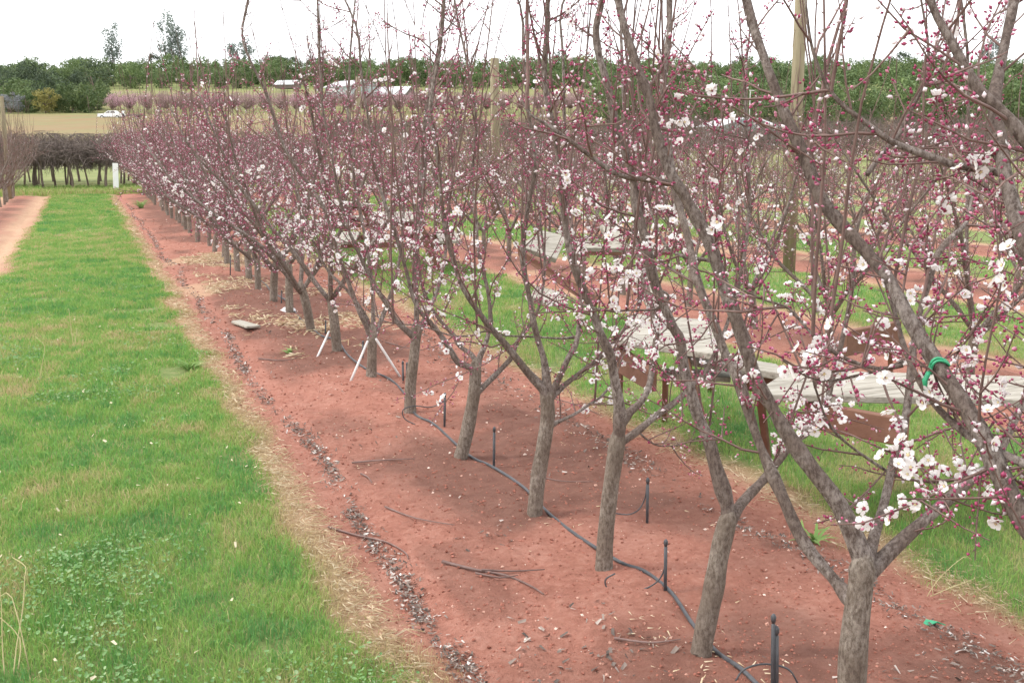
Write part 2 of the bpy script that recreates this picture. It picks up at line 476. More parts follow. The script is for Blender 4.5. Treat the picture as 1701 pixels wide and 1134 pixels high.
# ------------------------------------------------------------------ grass
def sample_y(n_, y0, y1, p):
    u = rng.random(n_); q = 1 - p
    return (y0 ** q + u * (y1 ** q - y0 ** q)) ** (1 / q)
def blades(X, Y, h, w, tint, lean=.5, near=None):
    N = len(X)
    Z = ground_z(X, Y)
    az = rng.random(N) * 6.283
    la = rng.random(N) * 6.283
    ln = h * lean * rng.random(N) * 1.3
    bx, by = np.cos(az) * w / 2, np.sin(az) * w / 2
    tx, ty = np.cos(la) * ln, np.sin(la) * ln
    A = np.stack([X - bx, Y - by, Z - .006], -1); B = np.stack([X + bx, Y + by, Z - .006], -1)
    C = np.stack([X - bx * .7 + tx * .35, Y - by * .7 + ty * .35, Z + h * .6], -1)
    D = np.stack([X + bx * .7 + tx * .35, Y + by * .7 + ty * .35, Z + h * .6], -1)
    Tp = np.stack([X + tx, Y + ty, Z + h * np.sqrt(np.clip(1 - (lean * .5) ** 2, .2, 1))], -1)
    V = np.stack([A, B, C, D, Tp], 1).reshape(-1, 3)
    i = np.arange(N)[:, None] * 5
    return V, np.concatenate([i + [[2, 3, 4]]]), np.concatenate([i + [[0, 1, 3, 2]]]), np.repeat(tint, 5)
def grass_lane(xl, xr, y0, y1, dens, name, label):
    n_ = int(dens)
    X = xl - .35 + rng.random(n_) * (xr - xl + .7); Y = sample_y(n_, y0, y1, 1.25)
    gness = grassiness(X, Y)
    keep = rng.random(n_) < np.clip(gness * 1.25 - .02, 0, 1)
    X, Y, gness = X[keep], Y[keep], gness[keep]
    bare = fbm(X * 1.7 + 4, Y * 1.7 + 33, 3)
    k2 = rng.random(len(X)) < sstep(.22, .36, bare)
    X, Y, gness = X[k2], Y[k2], gness[k2]
    patch = fbm(X * 1.3 + 60, Y * .9 + 11, 4)
    fine = fbm(X * 6, Y * 5 + 70, 3)
    edge = 1 - sstep(.25, .98, gness)
    tint = .61 + (patch - .5) * 1.0 + (fine - .5) * 1.1 + rng.normal(0, .15, len(X)) - edge * .62
    tint = np.where(rng.random(len(X)) < .05, tint * .3, tint)
    sc_ = (np.maximum(Y, 3) / 4) ** .75
    h = (.016 + .034 * fbm(X * 2.5 + 9, Y * 2.5, 3) + .022 * rng.random(len(X)) ** 3) * (1 - .45 * edge) * (.85 + .15 * sc_)
    w = .0035 * sc_ * (.7 + .7 * rng.random(len(X)))
    V, T, Q, ti = blades(X, Y, h, w, np.clip(tint, 0, 1), .9)
    o = link(name, mesh_np(name, V, T, Q, (M['grass'],), tint=ti), kind="stuff")
    tag(o, label, "grass")
L0 = 1.98 + HALF_BED; LW = PITCH - 2 * HALF_BED
grass_lane(-1.55, L0 - PITCH + LW, 2.2, 42, 330000, "grass", "wide green lane of short grass left of the tree row")
grass_lane(L0, L0 + LW + .3, 2.0, 42, 165000, "grass", "green grass lane behind the near blossom row")
grass_lane(L0 + PITCH - .3, L0 + PITCH + LW + .3, 5, 42, 70000, "grass", "second green lane seen through the branches")
grass_lane(L0 + 2 * PITCH - .3, L0 + 2 * PITCH + LW + .3, 8, 42, 36000, "grass", "third grass lane far behind the branches")
# headland at the row ends: taller yellow-green grass
n_ = 26000
X = -9 + rng.random(n_) * 22; Y = 39.6 + rng.random(n_) * 5
V, T, Q, ti = blades(X, Y, .10 + .16 * rng.random(n_), .03 + .02 * rng.random(n_), np.clip(.38 + rng.normal(0, .13, n_) + (Y - 41.5) * .05, 0, 1), .6)
tag(link("grass", mesh_np("grass", V, T, Q, (M['grass'],), tint=ti), kind="stuff"), "bright yellow-green headland grass at the row ends", "grass")

# straw, litter, clods, clover as scattered stuff
flake_v = np.array([(-.5, -.28, 0), (.5, -.2, .06), (.45, .25, 0), (-.4, .3, .08)]); flake_t = [(0, 1, 2), (0, 2, 3)]
def flat_frames(N, tilt=.25):
    d = nrm(np.stack([rng.normal(0, tilt, N), rng.normal(0, tilt, N), np.ones(N)], -1))
    return frames(d, rng.random(N) * 6.283)
def flakes(name, X, Y, size, aspect, tint, mt, label, cat, lift=.004, tilt=.25, tv=None, tf=None, zs=None):
    tv = flake_v if tv is None else tv; tf = flake_t if tf is None else tf
    N = len(X)
    A = flat_frames(N, tilt)
    S = np.stack([size, size * aspect, size if zs is None else size * zs], -1)
    A = A * S[:, None, :]
    mb = MB(); mb.scatter(tv, tf, np.stack([X, Y, ground_z(X, Y) + lift], -1), A)
    tag(link(name, mb.mesh(name, (mt,), tint=np.repeat(tint, len(tv))), kind="stuff"), label, cat)
# dead grass strands along lane edges and across the beds
def edge_x(N, side, spread):
    return side + rng.normal(0, spread, N)
eL1 = 1.98 - HALF_BED; eR1 = 1.98 + HALF_BED
N = 7500
Y = sample_y(N, 2.3, 40, 1.3)
X = np.where(rng.random(N) < .62, edge_x(N, eL1 - .05, .055), edge_x(N, eR1 + .04, .08))
flakes("dry_straw", X, Y, (.03 + .04 * rng.random(N)) * (Y / 4) ** .35, np.full(N, .06) * (Y / 4) ** .4, rng.random(N), M['straw'], "pale dry straw along the edges of the soil bed", "straw", .012, .3)
N = 5200
Y = 8.5 + rng.random(N) ** 1.2 * 9; X = 1.25 + rng.random(N) * 1.5
k = fbm(X * 1.6 + 3, Y * .9 + 50, 3) + rng.normal(0, .06, N) > .56
X, Y = X[k], Y[k]; N = len(X)
flakes("dry_straw", X, Y, .07 + .06 * rng.random(N), np.full(N, .16), rng.random(N), M['straw'], "patches of straw strewn between the farther trunks", "straw", .01, .25)
N = 1700
Y = sample_y(N, 2.3, 14, 1.3); X = 1.2 + rng.random(N) * 1.9
k = fbm(X * 2.3 + 13, Y * 2 + 5, 3) + rng.normal(0, .05, N) > .6
X, Y = X[k], Y[k]; N = len(X)
flakes("dry_straw", X, Y, .012 + .022 * rng.random(N), np.full(N, .3), .4 + .6 * rng.random(N), M['straw'], "small straw chips around the near trunks", "straw", .006, .25)
# dark leaf and bark litter lines
N = 9000
Y = sample_y(N, 2.2, 34, 1.35)
X = np.where(rng.random(N) < .68, 1.085 + .03 * np.sin(Y * 1.3) + (fbm(Y * .7, Y * 0 + 3, 2) - .5) * .14 + rng.normal(0, .028, N), 2.74 + (fbm(Y * .8, Y * 0 + 9, 2) - .5) * .3 + rng.normal(0, .05, N))
k = fbm(X * 1.5, Y * 2.6 + 90, 3) + rng.normal(0, .07, N) > .36
X, Y = X[k], Y[k]; N = len(X)
flakes("leaf_litter", X, Y, (.009 + .016 * rng.random(N)) * (Y / 4) ** .3, .35 + .5 * rng.random(N), rng.random(N), M['litter'], "lines of dark leaf and bark litter along the bed", "litter", .008, .45)
N = 2200
Y = sample_y(N, 2.2, 14, 1.35); X = 1.2 + rng.random(N) * 1.7
k = fbm(X * 2.7 + 40, Y * 2.4 + 77, 3) + rng.normal(0, .04, N) > .62
X, Y = X[k], Y[k]; N = len(X)
flakes("leaf_litter", X, Y, .012 + .025 * rng.random(N), .3 + .5 * rng.random(N), rng.random(N) * .95, M['litter'], "small heaps of grey litter near the trunks", "litter", .007, .45)
# clods and pale crumbs
oct_v = np.array([(1, 0, 0), (-1, 0, 0), (0, 1, 0), (0, -1, 0), (0, 0, 1), (0, 0, -1)]) * .5
oct_t = [(0, 2, 4), (2, 1, 4), (1, 3, 4), (3, 0, 4), (2, 0, 5), (1, 2, 5), (3, 1, 5), (0, 3, 5)]
N = 16000
Y = sample_y(N, 2.1, 26, 1.5); X = eL1 - .05 + rng.random(N) * (2 * HALF_BED + .1)
flakes("soil_clods", X, Y, (.006 + .016 * rng.random(N) ** 3) * (Y / 4) ** .4, .6 + .4 * rng.random(N), rng.random(N), M['clod'], "small red clods and pale crumbs on the soil bed", "clods", .001, .5, oct_v, oct_t, .7)
# clover and broad weeds in the lane
hexv = np.vstack([[(0, 0, 0)], [(math.cos(a) * .5, math.sin(a) * .5, .12) for a in np.arange(6) * math.pi / 3]])
hext = [(0, i + 1, (i + 1) % 6 + 1) for i in range(6)]
N = 60000
Y = sample_y(N, 2.3, 30, 1.4); X = -1.3 + rng.random(N) * 2.2
k = (fbm(X * 1.1 + 71, Y * 1.1 + 15, 3) + rng.normal(0, .05, N) > .69) & (rng.random(N) < grassiness(X, Y) ** 2)
X, Y = X[k], Y[k]; N = len(X)
flakes("clover", X, Y, (.007 + .012 * rng.random(N)) * (Y / 4) ** .3, .7 + .3 * rng.random(N), np.clip(rng.normal(.55, .25, N), 0, 1), M['clover'], "patches of round-leaved clover and weeds in the grass", "clover", .035, .45, hexv, hext)
N = 170
Y = sample_y(N, 2.4, 16, 1.3); X = -1.2 + rng.random(N) * 2.0
k = rng.random(N) < grassiness(X, Y)
X, Y = X[k], Y[k]; N = len(X)
flakes("fallen_petals", X, Y, .014 + .014 * rng.random(N), np.full(N, .7), rng.random(N) * .3 + .7, M['straw'], "scattered pale petals and leaf bits lying in the grass", "petals", .05, .5)

# ================================================================== APRICOT TREES
# bud and blossom templates
BUD_V = np.array([(0, 0, 0), (.36, 0, .5), (0, .36, .5), (-.36, 0, .5), (0, -.36, .5), (0, 0, 1.1)])
BUD_T = [(0, 2, 1), (0, 3, 2), (0, 4, 3), (0, 1, 4), (1, 2, 5), (2, 3, 5), (3, 4, 5), (4, 1, 5)]
SPUR_V = np.array([(.07, 0, 0), (-.035, .06, 0), (-.035, -.06, 0), (0, 0, 1.)]); SPUR_T = [(0, 1, 3), (1, 2, 3), (2, 0, 3)]
def blossom_template():
    V = [(0, 0, .05)]; T = []; mi = []
    for k in range(5):
        a = k * 2 * math.pi / 5
        def p(r, da, z): return (r * math.cos(a + da), r * math.sin(a + da), z)
        i = len(V)
        V += [p(.08, 0, .06), p(.28, -.68, .17), p(.28, .66, .13), p(.47, -.50, .25), p(.47, .50, .20), p(.53, 0, .22), p(.33, 0, .09)]
        T += [(i, i + 1, i + 6), (i, i + 6, i + 2), (i + 6, i + 1, i + 3), (i + 6, i + 3, i + 5), (i + 6, i + 5, i + 4), (i + 6, i + 4, i + 2)]
        mi += [0] * 6
    i = len(V)
    V += [(.13 * math.cos(a), .13 * math.sin(a), .13) for a in np.arange(5) * 1.2566 + .6]; V += [(0, 0, .17)]
    T += [(i + k, i + (k + 1) % 5, i + 5) for k in range(5)]; mi += [1] * 5
    i = len(V)
    V += [(.15 * math.cos(a), .15 * math.sin(a), .06) for a in np.arange(5) * 1.2566]; V += [(0, 0, -.22)]
    T += [(i + (k + 1) % 5, i + k, i + 5) for k in range(5)]; mi += [2] * 5
    return np.array(V), T, mi
BL_V, BL_T, BL_M = blossom_template()
BL_MATS = (M['petal'], M['stamen'], M['calyx'])
BL_MESH = mesh_np("blossom", BL_V, BL_T, None, BL_MATS, tm=BL_M, smooth=True)
CUP_V = BL_V.copy(); CUP_V[:, :2] *= .72; CUP_V[:, 2] = np.where(CUP_V[:, 2] > .1, CUP_V[:, 2] * 1.9, CUP_V[:, 2])
CUP_MESH = mesh_np("half_open_blossom", CUP_V, BL_T, None, BL_MATS, tm=BL_M, smooth=True)
FB_V = np.vstack([[(0, 0, 0)], [(.5 * math.cos(a), .5 * math.sin(a), .2) for a in np.arange(5) * 1.2566]])
FB_T = [(0, k + 1, (k + 1) % 5 + 1) for k in range(5)]

UP = np.array([0, 0, 1.])
def grow(p, d, L, n, up=.1, wig=.1, R=rng):
    P = [p]; seg = L / n
    for i in range(n):
        d = d + UP * up + R.normal(0, wig, 3); d = d / np.linalg.norm(d)
        P.append(P[-1] + d * seg)
    return np.array(P)

def dress(limbs, R, lat_step=.075, lat_len=(.12, .5), bud_step=.028, bloom=.06, z_bloom=1.5, sprouts=8, sprout_top=(2.3, 3.2), t0=.12, bare=.0, bud_scale=1.0, zmax=2.35):
    """laterals, sprouts, spurs, buds and blossoms along the given limbs"""
    tw = MB()
    bp, bd, sites = [], [], []
    def bud_along(P, step, prob=1.0):
        seg = np.linalg.norm(np.diff(P, axis=0), axis=1); c = np.concatenate([[0], np.cumsum(seg)])
        L = c[-1]
        n_ = max(1, int(L / step))
        t = (np.arange(n_) + R.random(n_) * .9) * step
        t = t[(t < L) & (R.random(n_) < prob)]
        if len(t) == 0: return
        q = np.stack([np.interp(t, c, P[:, i]) for i in range(3)], -1)
        k = np.clip(np.searchsorted(c, t) - 1, 0, len(seg) - 1)
        dd = nrm(np.diff(P, axis=0))[k]
        per = nrm(np.cross(dd, R.normal(0, 1, (len(t), 3))))
        bp.append(q); bd.append(nrm(per + dd * .45 + UP * .15))
    for (P, r) in limbs:
        seg = np.linalg.norm(np.diff(P, axis=0), axis=1); c = np.concatenate([[0], np.cumsum(seg)]); L = c[-1]
        pos = t0 * L
        while pos < L:
            p = np.array([np.interp(pos, c, P[:, i]) for i in range(3)])
            k = min(max(np.searchsorted(c, pos) - 1, 0), len(seg) - 1)
            d = (P[k + 1] - P[k]) / seg[k]
            a = math.radians(R.uniform(35, 75))
            per = np.cross(d, R.normal(0, 1, 3)); per /= np.linalg.norm(per)
            dr = d * math.cos(a) + per * math.sin(a) + UP * .12
            ln = R.uniform(*lat_len) * (1.15 - .5 * pos / L) * (1 if R.random() < .75 else 1.7)
            if p[2] > zmax: ln *= .55
            n_ = 4 if ln < .3 else 6
            Q = grow(p, dr / np.linalg.norm(dr), ln, n_, .09, .13, R)
            if Q[:, 2].min() > .25:
                rr = np.linspace(min(.0042, .0020 + .005 * ln), .0013, len(Q))
                tw.tube(Q, rr, 4, cap=False)
                bud_along(Q[1:], bud_step * R.uniform(.7, 1.6), 1 if p[2] < zmax else .5)
                if ln > .28:
                    for _ in range(R.integers(1, 4)):
                        i = R.integers(1, len(Q) - 1)
                        dq = nrm(Q[i + 1] - Q[i] + R.normal(0, .75, 3))
                        S = grow(Q[i], dq, ln * R.uniform(.25, .5), 3, .06, .12, R)
                        tw.tube(S, np.linspace(.003, .0014, 4), 3, cap=False)
                        bud_along(S, bud_step * R.uniform(.7, 1.4), 1 if p[2] < zmax else .5)
            pos += lat_step * R.uniform(.5, 1.5)
        # spurs straight on the limb
        bud_along(P[int(len(P) * t0):], .06, .55)
    order = R.permutation(len(limbs))
    for j in range(sprouts):
        P, r = limbs[order[j % len(limbs)]]
        i = int(len(P) * R.uniform(.45, .98)); p = P[min(i, len(P) - 1)]
        top = R.uniform(*sprout_top)
        h = top - p[2]
        if h < .3: continue
        dr = nrm(np.array([R.normal(0, .15), R.normal(0, .15), 1]))
        Q = grow(p, dr, h, 8, .07, .05, R)
        tw.tube(Q, np.linspace(.0055, .0015, len(Q)), 4, cap=False)
        bud_along(Q[:5], .035, .8)
        for _ in range(R.integers(0, 3)):
            k = R.integers(3, 7)
            S = grow(Q[k], nrm(nrm(Q[k + 1] - Q[k]) + R.normal(0, .25, 3)), h * R.uniform(.2, .4), 4, .05, .06, R)
            tw.tube(S, np.linspace(.003, .0012, len(S)), 3, cap=False)
        # dark resting buds
        qs = np.linspace(0, len(Q) - 1.01, int(h / .035)); f = qs.astype(int)
        pts = Q[f] + (Q[f + 1] - Q[f]) * (qs - f)[:, None]
        per = nrm(np.cross(Q[f + 1] - Q[f], R.normal(0, 1, (len(f), 3))))
        A = frames(per + UP * .6, R.random(len(f)) * 6) * .010
        tw.scatter(SPUR_V * np.array([4, 4, 1]), SPUR_T, pts, A)
    BP, BD = np.vstack(bp), np.vstack(bd)
    n_ = len(BP)
    # spur: tiny woody peg under each site
    sl = .006 + .016 * R.random(n_) ** 2
    tw.scatter(SPUR_V, SPUR_T, BP, frames(BD, R.random(n_) * 6) * np.stack([np.full(n_, .03), np.full(n_, .03), sl], -1)[:, None, :])
    tips = BP + BD * sl[:, None] * .9
    pb = bloom * np.clip(1.7 - 1.3 * BP[:, 2] / z_bloom, .12, 2) * np.where(vnoise(BP[:, 0] * 7 + 50, BP[:, 2] * 7 + BP[:, 1] * 7 + 30) > .55, 2.2, .35)
    isb = R.random(n_) < pb
    extra = np.repeat(np.nonzero(isb)[0], R.integers(0, 3, isb.sum()))
    jit = R.normal(0, .016, (len(extra), 3))
    tips = np.vstack([tips, tips[extra] + jit]); BD = np.vstack([BD, nrm(BD[extra] + R.normal(0, .5, (len(extra), 3)))])
    isb = np.concatenate([isb, np.ones(len(extra), bool)])
    blo = (tips[isb] , nrm(BD[isb] + R.normal(0, .35, (isb.sum(), 3)) + UP * .1))
    # every site carries one to three buds
    rep = 1 + (R.random(n_) < .65) + (R.random(n_) < .45) + (R.random(n_) < .3)
    kept = R.random(n_) > bare
    idx = np.repeat(np.arange(n_)[kept], rep[kept])
    d = nrm(BD[idx] + R.normal(0, .45, (len(idx), 3)))
    loc = tips[idx] + R.normal(0, .004, (len(idx), 3))
    ln = (.0072 + .005 * R.random(len(idx))) * bud_scale
    A = frames(d, R.random(len(idx)) * 6) * np.stack([ln * .95, ln * .95, ln], -1)[:, None, :]
    kind = np.where(R.random(len(idx)) < .66, 0, np.where(R.random(len(idx)) < .55, 1, 2))
    A = A * np.where(kind == 2, 1.25, 1)[:, None, None]
    bm = MB()
    bm.scatter(BUD_V, BUD_T, loc, A, 0)
    bm.tm = [np.repeat(kind, len(BUD_T))]
    return tw, bm, blo

BUD_MATS = (M['bud'], M['budpink'], M['budwhite'])
def bumpy(P, r, R, amt=.07):
    n_ = len(P)
    return r * (1 + amt * np.convolve(R.normal(0, 1, n_ + 2), [.3, .5, .3], 'valid')[:n_])

def blossom_objects(parent, blo, R, base, maxn):
    pos, d = blo
    k = R.permutation(len(pos))[:maxn]
    A = frames(d, R.random(len(d)) * 6)
    for i in k:
        o = bpy.data.objects.new("blossom", BL_MESH if R.random() < .72 else CUP_MESH)
        COL.objects.link(o); o.parent = parent
        s_ = R.uniform(.024, .034)
        mt = Matrix([[*(A[i][r] * s_), (pos[i] - base)[r] + d[i][r] * .006] for r in range(3)] + [[0, 0, 0, 1]])
        o.matrix_local = mt
    return k

def blossom_mesh(pos, d, R, lod):
    mb = MB()
    s_ = R.uniform(.026, .036, len(pos))
    A = frames(d, R.random(len(pos)) * 6) * s_[:, None, None]
    if lod == 0:
        mb.scatter(BL_V, BL_T, pos + d * .006, A); mb.tm = [np.tile(BL_M, len(pos))] if len(pos) else []
    else:
        mb.scatter(FB_V, FB_T, pos + d * .006, A)
    return mb.mesh("blossoms", BL_MATS, smooth=False)

# ---- the near trees, limb by limb as they stand in the photograph
# tree: base pixel, trunk pixels, trunk radius, limbs [(pixels, change of distance, r0, r1)]
NEAR = [
 dict(base=(1.82, 1.40), trunk=None, r=.046, crotch=.55, label="apricot tree at the right edge, green tie on its limb, trunk out of frame",
  limbs=[([(1760, 950), (1701, 870), (1640, 740), (1600, 670), (1560, 610), (1510, 530), (1480, 470), (1440, 420), (1370, 340), (1340, 270), (1300, 180), (1260, 70), (1240, 0)], .62, .026, .013, 1),
         ([(1790, 830), (1701, 770), (1625, 735), (1560, 680), (1520, 620), (1500, 570), (1490, 530), (1474, 480), (1462, 420)], .55, .013, .006, 1),
         ([(1800, 800), (1750, 520), (1701, 400), (1690, 370), (1672, 300), (1660, 230), (1652, 170), (1660, 120), (1672, 60), (1685, 0)], .45, .022, .015, 1),
         ([(1840, 800), (1800, 500), (1770, 330), (1701, 230), (1660, 180), (1630, 155), (1605, 115), (1575, 60), (1545, 0)], .15, .02, .009, 1),
         ([(1690, 345), (1675, 300), (1655, 286), (1590, 275), (1530, 255), (1480, 235), (1440, 205), (1400, 175), (1372, 140), (1355, 100), (1345, 60), (1338, 0)], .1, .012, .004, 0, .28),
         ([(1440, 290), (1470, 250), (1495, 220), (1515, 180), (1535, 140), (1542, 100), (1540, 60), (1530, 0)], .2, .008, .004, 0, .4),
         ([(1500, 600), (1470, 612), (1430, 622), (1380, 632), (1340, 625), (1300, 598)], -.05, .006, .003, 0, .4),
         ([(1500, 606), (1460, 612), (1410, 598), (1372, 575), (1340, 545), (1310, 512), (1267, 497), (1228, 478)], .1, .0075, .003, 0, .38)]),
 dict(px=(1412, 1305), trunk=[(1412, 1305), (1415, 1134), (1420, 1050), (1428, 985), (1432, 945)], r=.045, label="grey apricot trunk cut by the bottom edge, forking into four limbs",
  limbs=[([(1424, 1000), (1407, 988), (1381, 957), (1350, 921), (1324, 880), (1299, 823), (1278, 777), (1257, 725), (1237, 663), (1221, 617), (1204, 586), (1185, 534), (1162, 478), (1151, 439), (1143, 396), (1125, 330), (1112, 260), (1107, 190), (1101, 148), (1104, 106), (1111, 53), (1112, 0)], .75, .023, .012, 1),
         ([(1432, 950), (1430, 920), (1395, 840), (1350, 780), (1328, 750), (1305, 716), (1281, 674), (1257, 634), (1238, 575), (1217, 513), (1204, 481), (1185, 420), (1170, 386), (1151, 351), (1130, 314), (1114, 288), (1098, 243), (1088, 212), (1080, 169), (1069, 140), (1056, 106), (1048, 79), (1037, 45), (1027, 0)], .25, .029, .014, 1),
         ([(1434, 960), (1445, 920), (1455, 880), (1470, 830), (1483, 770), (1500, 715), (1510, 650), (1515, 590), (1527, 523), (1543, 470), (1557, 423), (1578, 396), (1605, 370), (1615, 330), (1612, 270), (1608, 200)], .7, .018, .007, 1),
         ([(1430, 965), (1450, 945), (1490, 905), (1540, 860), (1580, 825), (1620, 790), (1650, 770), (1680, 710), (1701, 665), (1730, 600), (1745, 500)], .3, .026, .014, 1),
         ([(1640, 778), (1600, 792), (1550, 800), (1490, 790), (1440, 760), (1400, 730), (1375, 700), (1358, 655), (1350, 630)], -.1, .0075, .004, 0, .25),
         ([(1119, 300), (1109, 304), (1077, 298), (1056, 297), (1029, 291), (1003, 276), (963, 246), (930, 222), (905, 205), (880, 190), (866, 165)], .05, .0125, .005, 0, .2)]),
 dict(px=(1160, 1098), trunk=[(1160, 1098), (1172, 1040), (1185, 980), (1195, 920), (1207, 870)], r=.043, label="leaning apricot trunk beside the double sprinkler stake, two main limbs",
  limbs=[([(1205, 885), (1209, 848), (1201, 814), (1188, 772), (1177, 729), (1159, 690), (1146, 647), (1135, 608), (1130, 565), (1119, 545), (1106, 515), (1093, 486), (1082, 449), (1069, 386), (1056, 341), (1050, 288), (1027, 225), (1008, 138), (995, 93), (990, 48), (1000, 0)], .15, .03, .014, 1),
         ([(1207, 885), (1225, 845), (1249, 817), (1267, 798), (1290, 770), (1315, 737), (1347, 713), (1370, 680), (1385, 620), (1400, 560), (1415, 480), (1420, 400), (1440, 320)], .5, .024, .009, 1),
         ([(1190, 440), (1180, 433), (1146, 428), (1130, 424), (1109, 412), (1095, 386), (1082, 354), (1080, 330), (1085, 290)], .2, .010, .004, 0, .2),
         ([(1092, 480), (1111, 492), (1090, 513), (1056, 515), (1008, 515), (966, 506), (930, 490)], -.1, .0065, .003, 0, .12),
         ([(1165, 475), (1151, 468), (1119, 449), (1090, 428), (1064, 402), (1040, 370), (1020, 330)], -.1, .007, .003, 0, .3)]),
 dict(px=(1003, 957), trunk=[(1003, 957), (1005, 900), (1012, 830), (1020, 770), (1026, 730)], r=.043, label="upright apricot trunk beside a single sprinkler stake and looped tube",
  limbs=[([(1026, 745), (1029, 708), (1029, 676), (1021, 629), (1014, 590), (1000, 560), (985, 520), (965, 470), (950, 430), (940, 380), (930, 300), (925, 240), (905, 140), (908, 60), (910, 0)], -.1, .028, .010, 1),
         ([(1028, 715), (1043, 687), (1061, 671), (1077, 645), (1085, 600), (1090, 540), (1075, 480), (1060, 420), (1055, 360), (1050, 300), (1040, 230), (1035, 150)], .5, .02, .008, 1),
         ([(1026, 745), (1035, 733), (1060, 715), (1090, 690), (1125, 665), (1150, 640), (1170, 620), (1200, 560), (1225, 480), (1240, 400), (1245, 320), (1240, 220)], .5, .02, .007, 1),
         ([(1062, 718), (1075, 730), (1095, 740), (1130, 738), (1160, 725), (1185, 700)], .1, .006, .003, 0, .2)]),
 dict(px=(886, 866), trunk=[(886, 866), (893, 800), (903, 740), (910, 690), (908, 655)], r=.043, label="apricot trunk with an old scar and low side branch",
  limbs=[([(909, 670), (904, 649), (878, 620), (857, 594), (838, 570), (820, 550), (800, 525), (770, 480), (750, 420), (735, 350), (730, 280), (715, 180), (730, 90), (738, 0)], -.15, .024, .006, 1),
         ([(908, 665), (909, 644), (904, 599), (894, 565), (886, 533), (880, 496), (868, 430), (872, 380), (880, 330), (890, 270), (880, 200), (870, 100)], -.05, .023, .007, 1),
         ([(910, 665), (917, 649), (931, 623), (944, 594), (957, 570), (962, 538), (965, 500), (960, 440), (950, 380), (940, 300), (938, 200), (935, 90)], .4, .019, .007, 1),
         ([(910, 670), (920, 655), (952, 628), (986, 602), (1005, 585), (1030, 555), (1060, 515), (1075, 440), (1080, 360)], .4, .018, .007, 1),
         ([(915, 708), (923, 702), (952, 689), (981, 670), (1000, 657), (1020, 630), (1035, 590)], .3, .013, .005, 1),
         ([(955, 560), (931, 562), (878, 559), (838, 557), (806, 550), (785, 557), (748, 557), (706, 542), (653, 537), (629, 528), (600, 505)], -.2, .008, .003, 0, .2)]),
 dict(px=(759, 768), trunk=[(759, 768), (772, 734), (780, 697), (788, 649), (790, 610)], r=.046, label="slanting apricot trunk standing in straw, limbs to both sides",
  limbs=[([(790, 628), (785, 612), (761, 602), (748, 580), (732, 557), (714, 535), (698, 517), (685, 490), (675, 450), (660, 400), (640, 340), (625, 290), (615, 220), (600, 120)], -.15, .022, .007, 1),
         ([(790, 620), (790, 602), (782, 588), (764, 575), (756, 560), (732, 533), (714, 506), (700, 470), (690, 420), (700, 360), (705, 290), (712, 200)], .3, .02, .007, 1),
         ([(790, 625), (796, 596), (806, 572), (812, 551), (815, 530), (810, 480), (795, 420), (790, 350), (785, 280), (790, 180), (760, 30)], .35, .02, .006, 1),
         ([(786, 660), (796, 649), (812, 633), (835, 610), (851, 591), (859, 567), (878, 543), (895, 510), (905, 450), (900, 390), (890, 300)], .3, .022, .008, 1)]),
 dict(px=(681, 694), trunk=[(681, 694), (682, 640), (688, 590), (692, 545)], r=.046, label="straight apricot trunk ringed by a looped black tube",
  limbs=[([(691, 565), (680, 553), (660, 535), (645, 510), (620, 470), (600, 430), (575, 370), (560, 310), (550, 250), (535, 170), (530, 60)], -.15, .022, .007, 1),
         ([(692, 560), (692, 500), (690, 430), (697, 350), (700, 280), (706, 200), (714, 150), (728, 80), (736, 0)], .1, .02, .008, 1),
         ([(692, 560), (700, 540), (715, 510), (730, 470), (740, 420), (745, 360), (750, 290), (765, 200)], .4, .02, .007, 1)]),
 dict(px=(616, 632), trunk=[(616, 632), (618, 585), (618, 550)], r=.046, label="apricot trunk with two white poles leaning against it",
  limbs=[([(618, 570), (610, 545), (600, 525), (590, 500), (572, 450), (555, 400), (540, 350), (515, 310), (490, 275), (470, 240), (455, 195), (440, 150), (420, 110), (402, 60), (412, 0)], -.2, .022, .010, 1),
         ([(618, 565), (620, 540), (618, 470), (604, 380), (588, 300), (588, 250), (578, 200), (580, 130), (584, 60), (590, 0)], .1, .02, .007, 1),
         ([(618, 570), (630, 540), (645, 500), (660, 450), (668, 390), (672, 320), (668, 240)], .4, .02, .007, 1),
         ([(618, 570), (610, 530), (575, 480), (545, 450), (520, 400), (500, 340), (490, 280)], .2, .018, .007, 1)]),
]
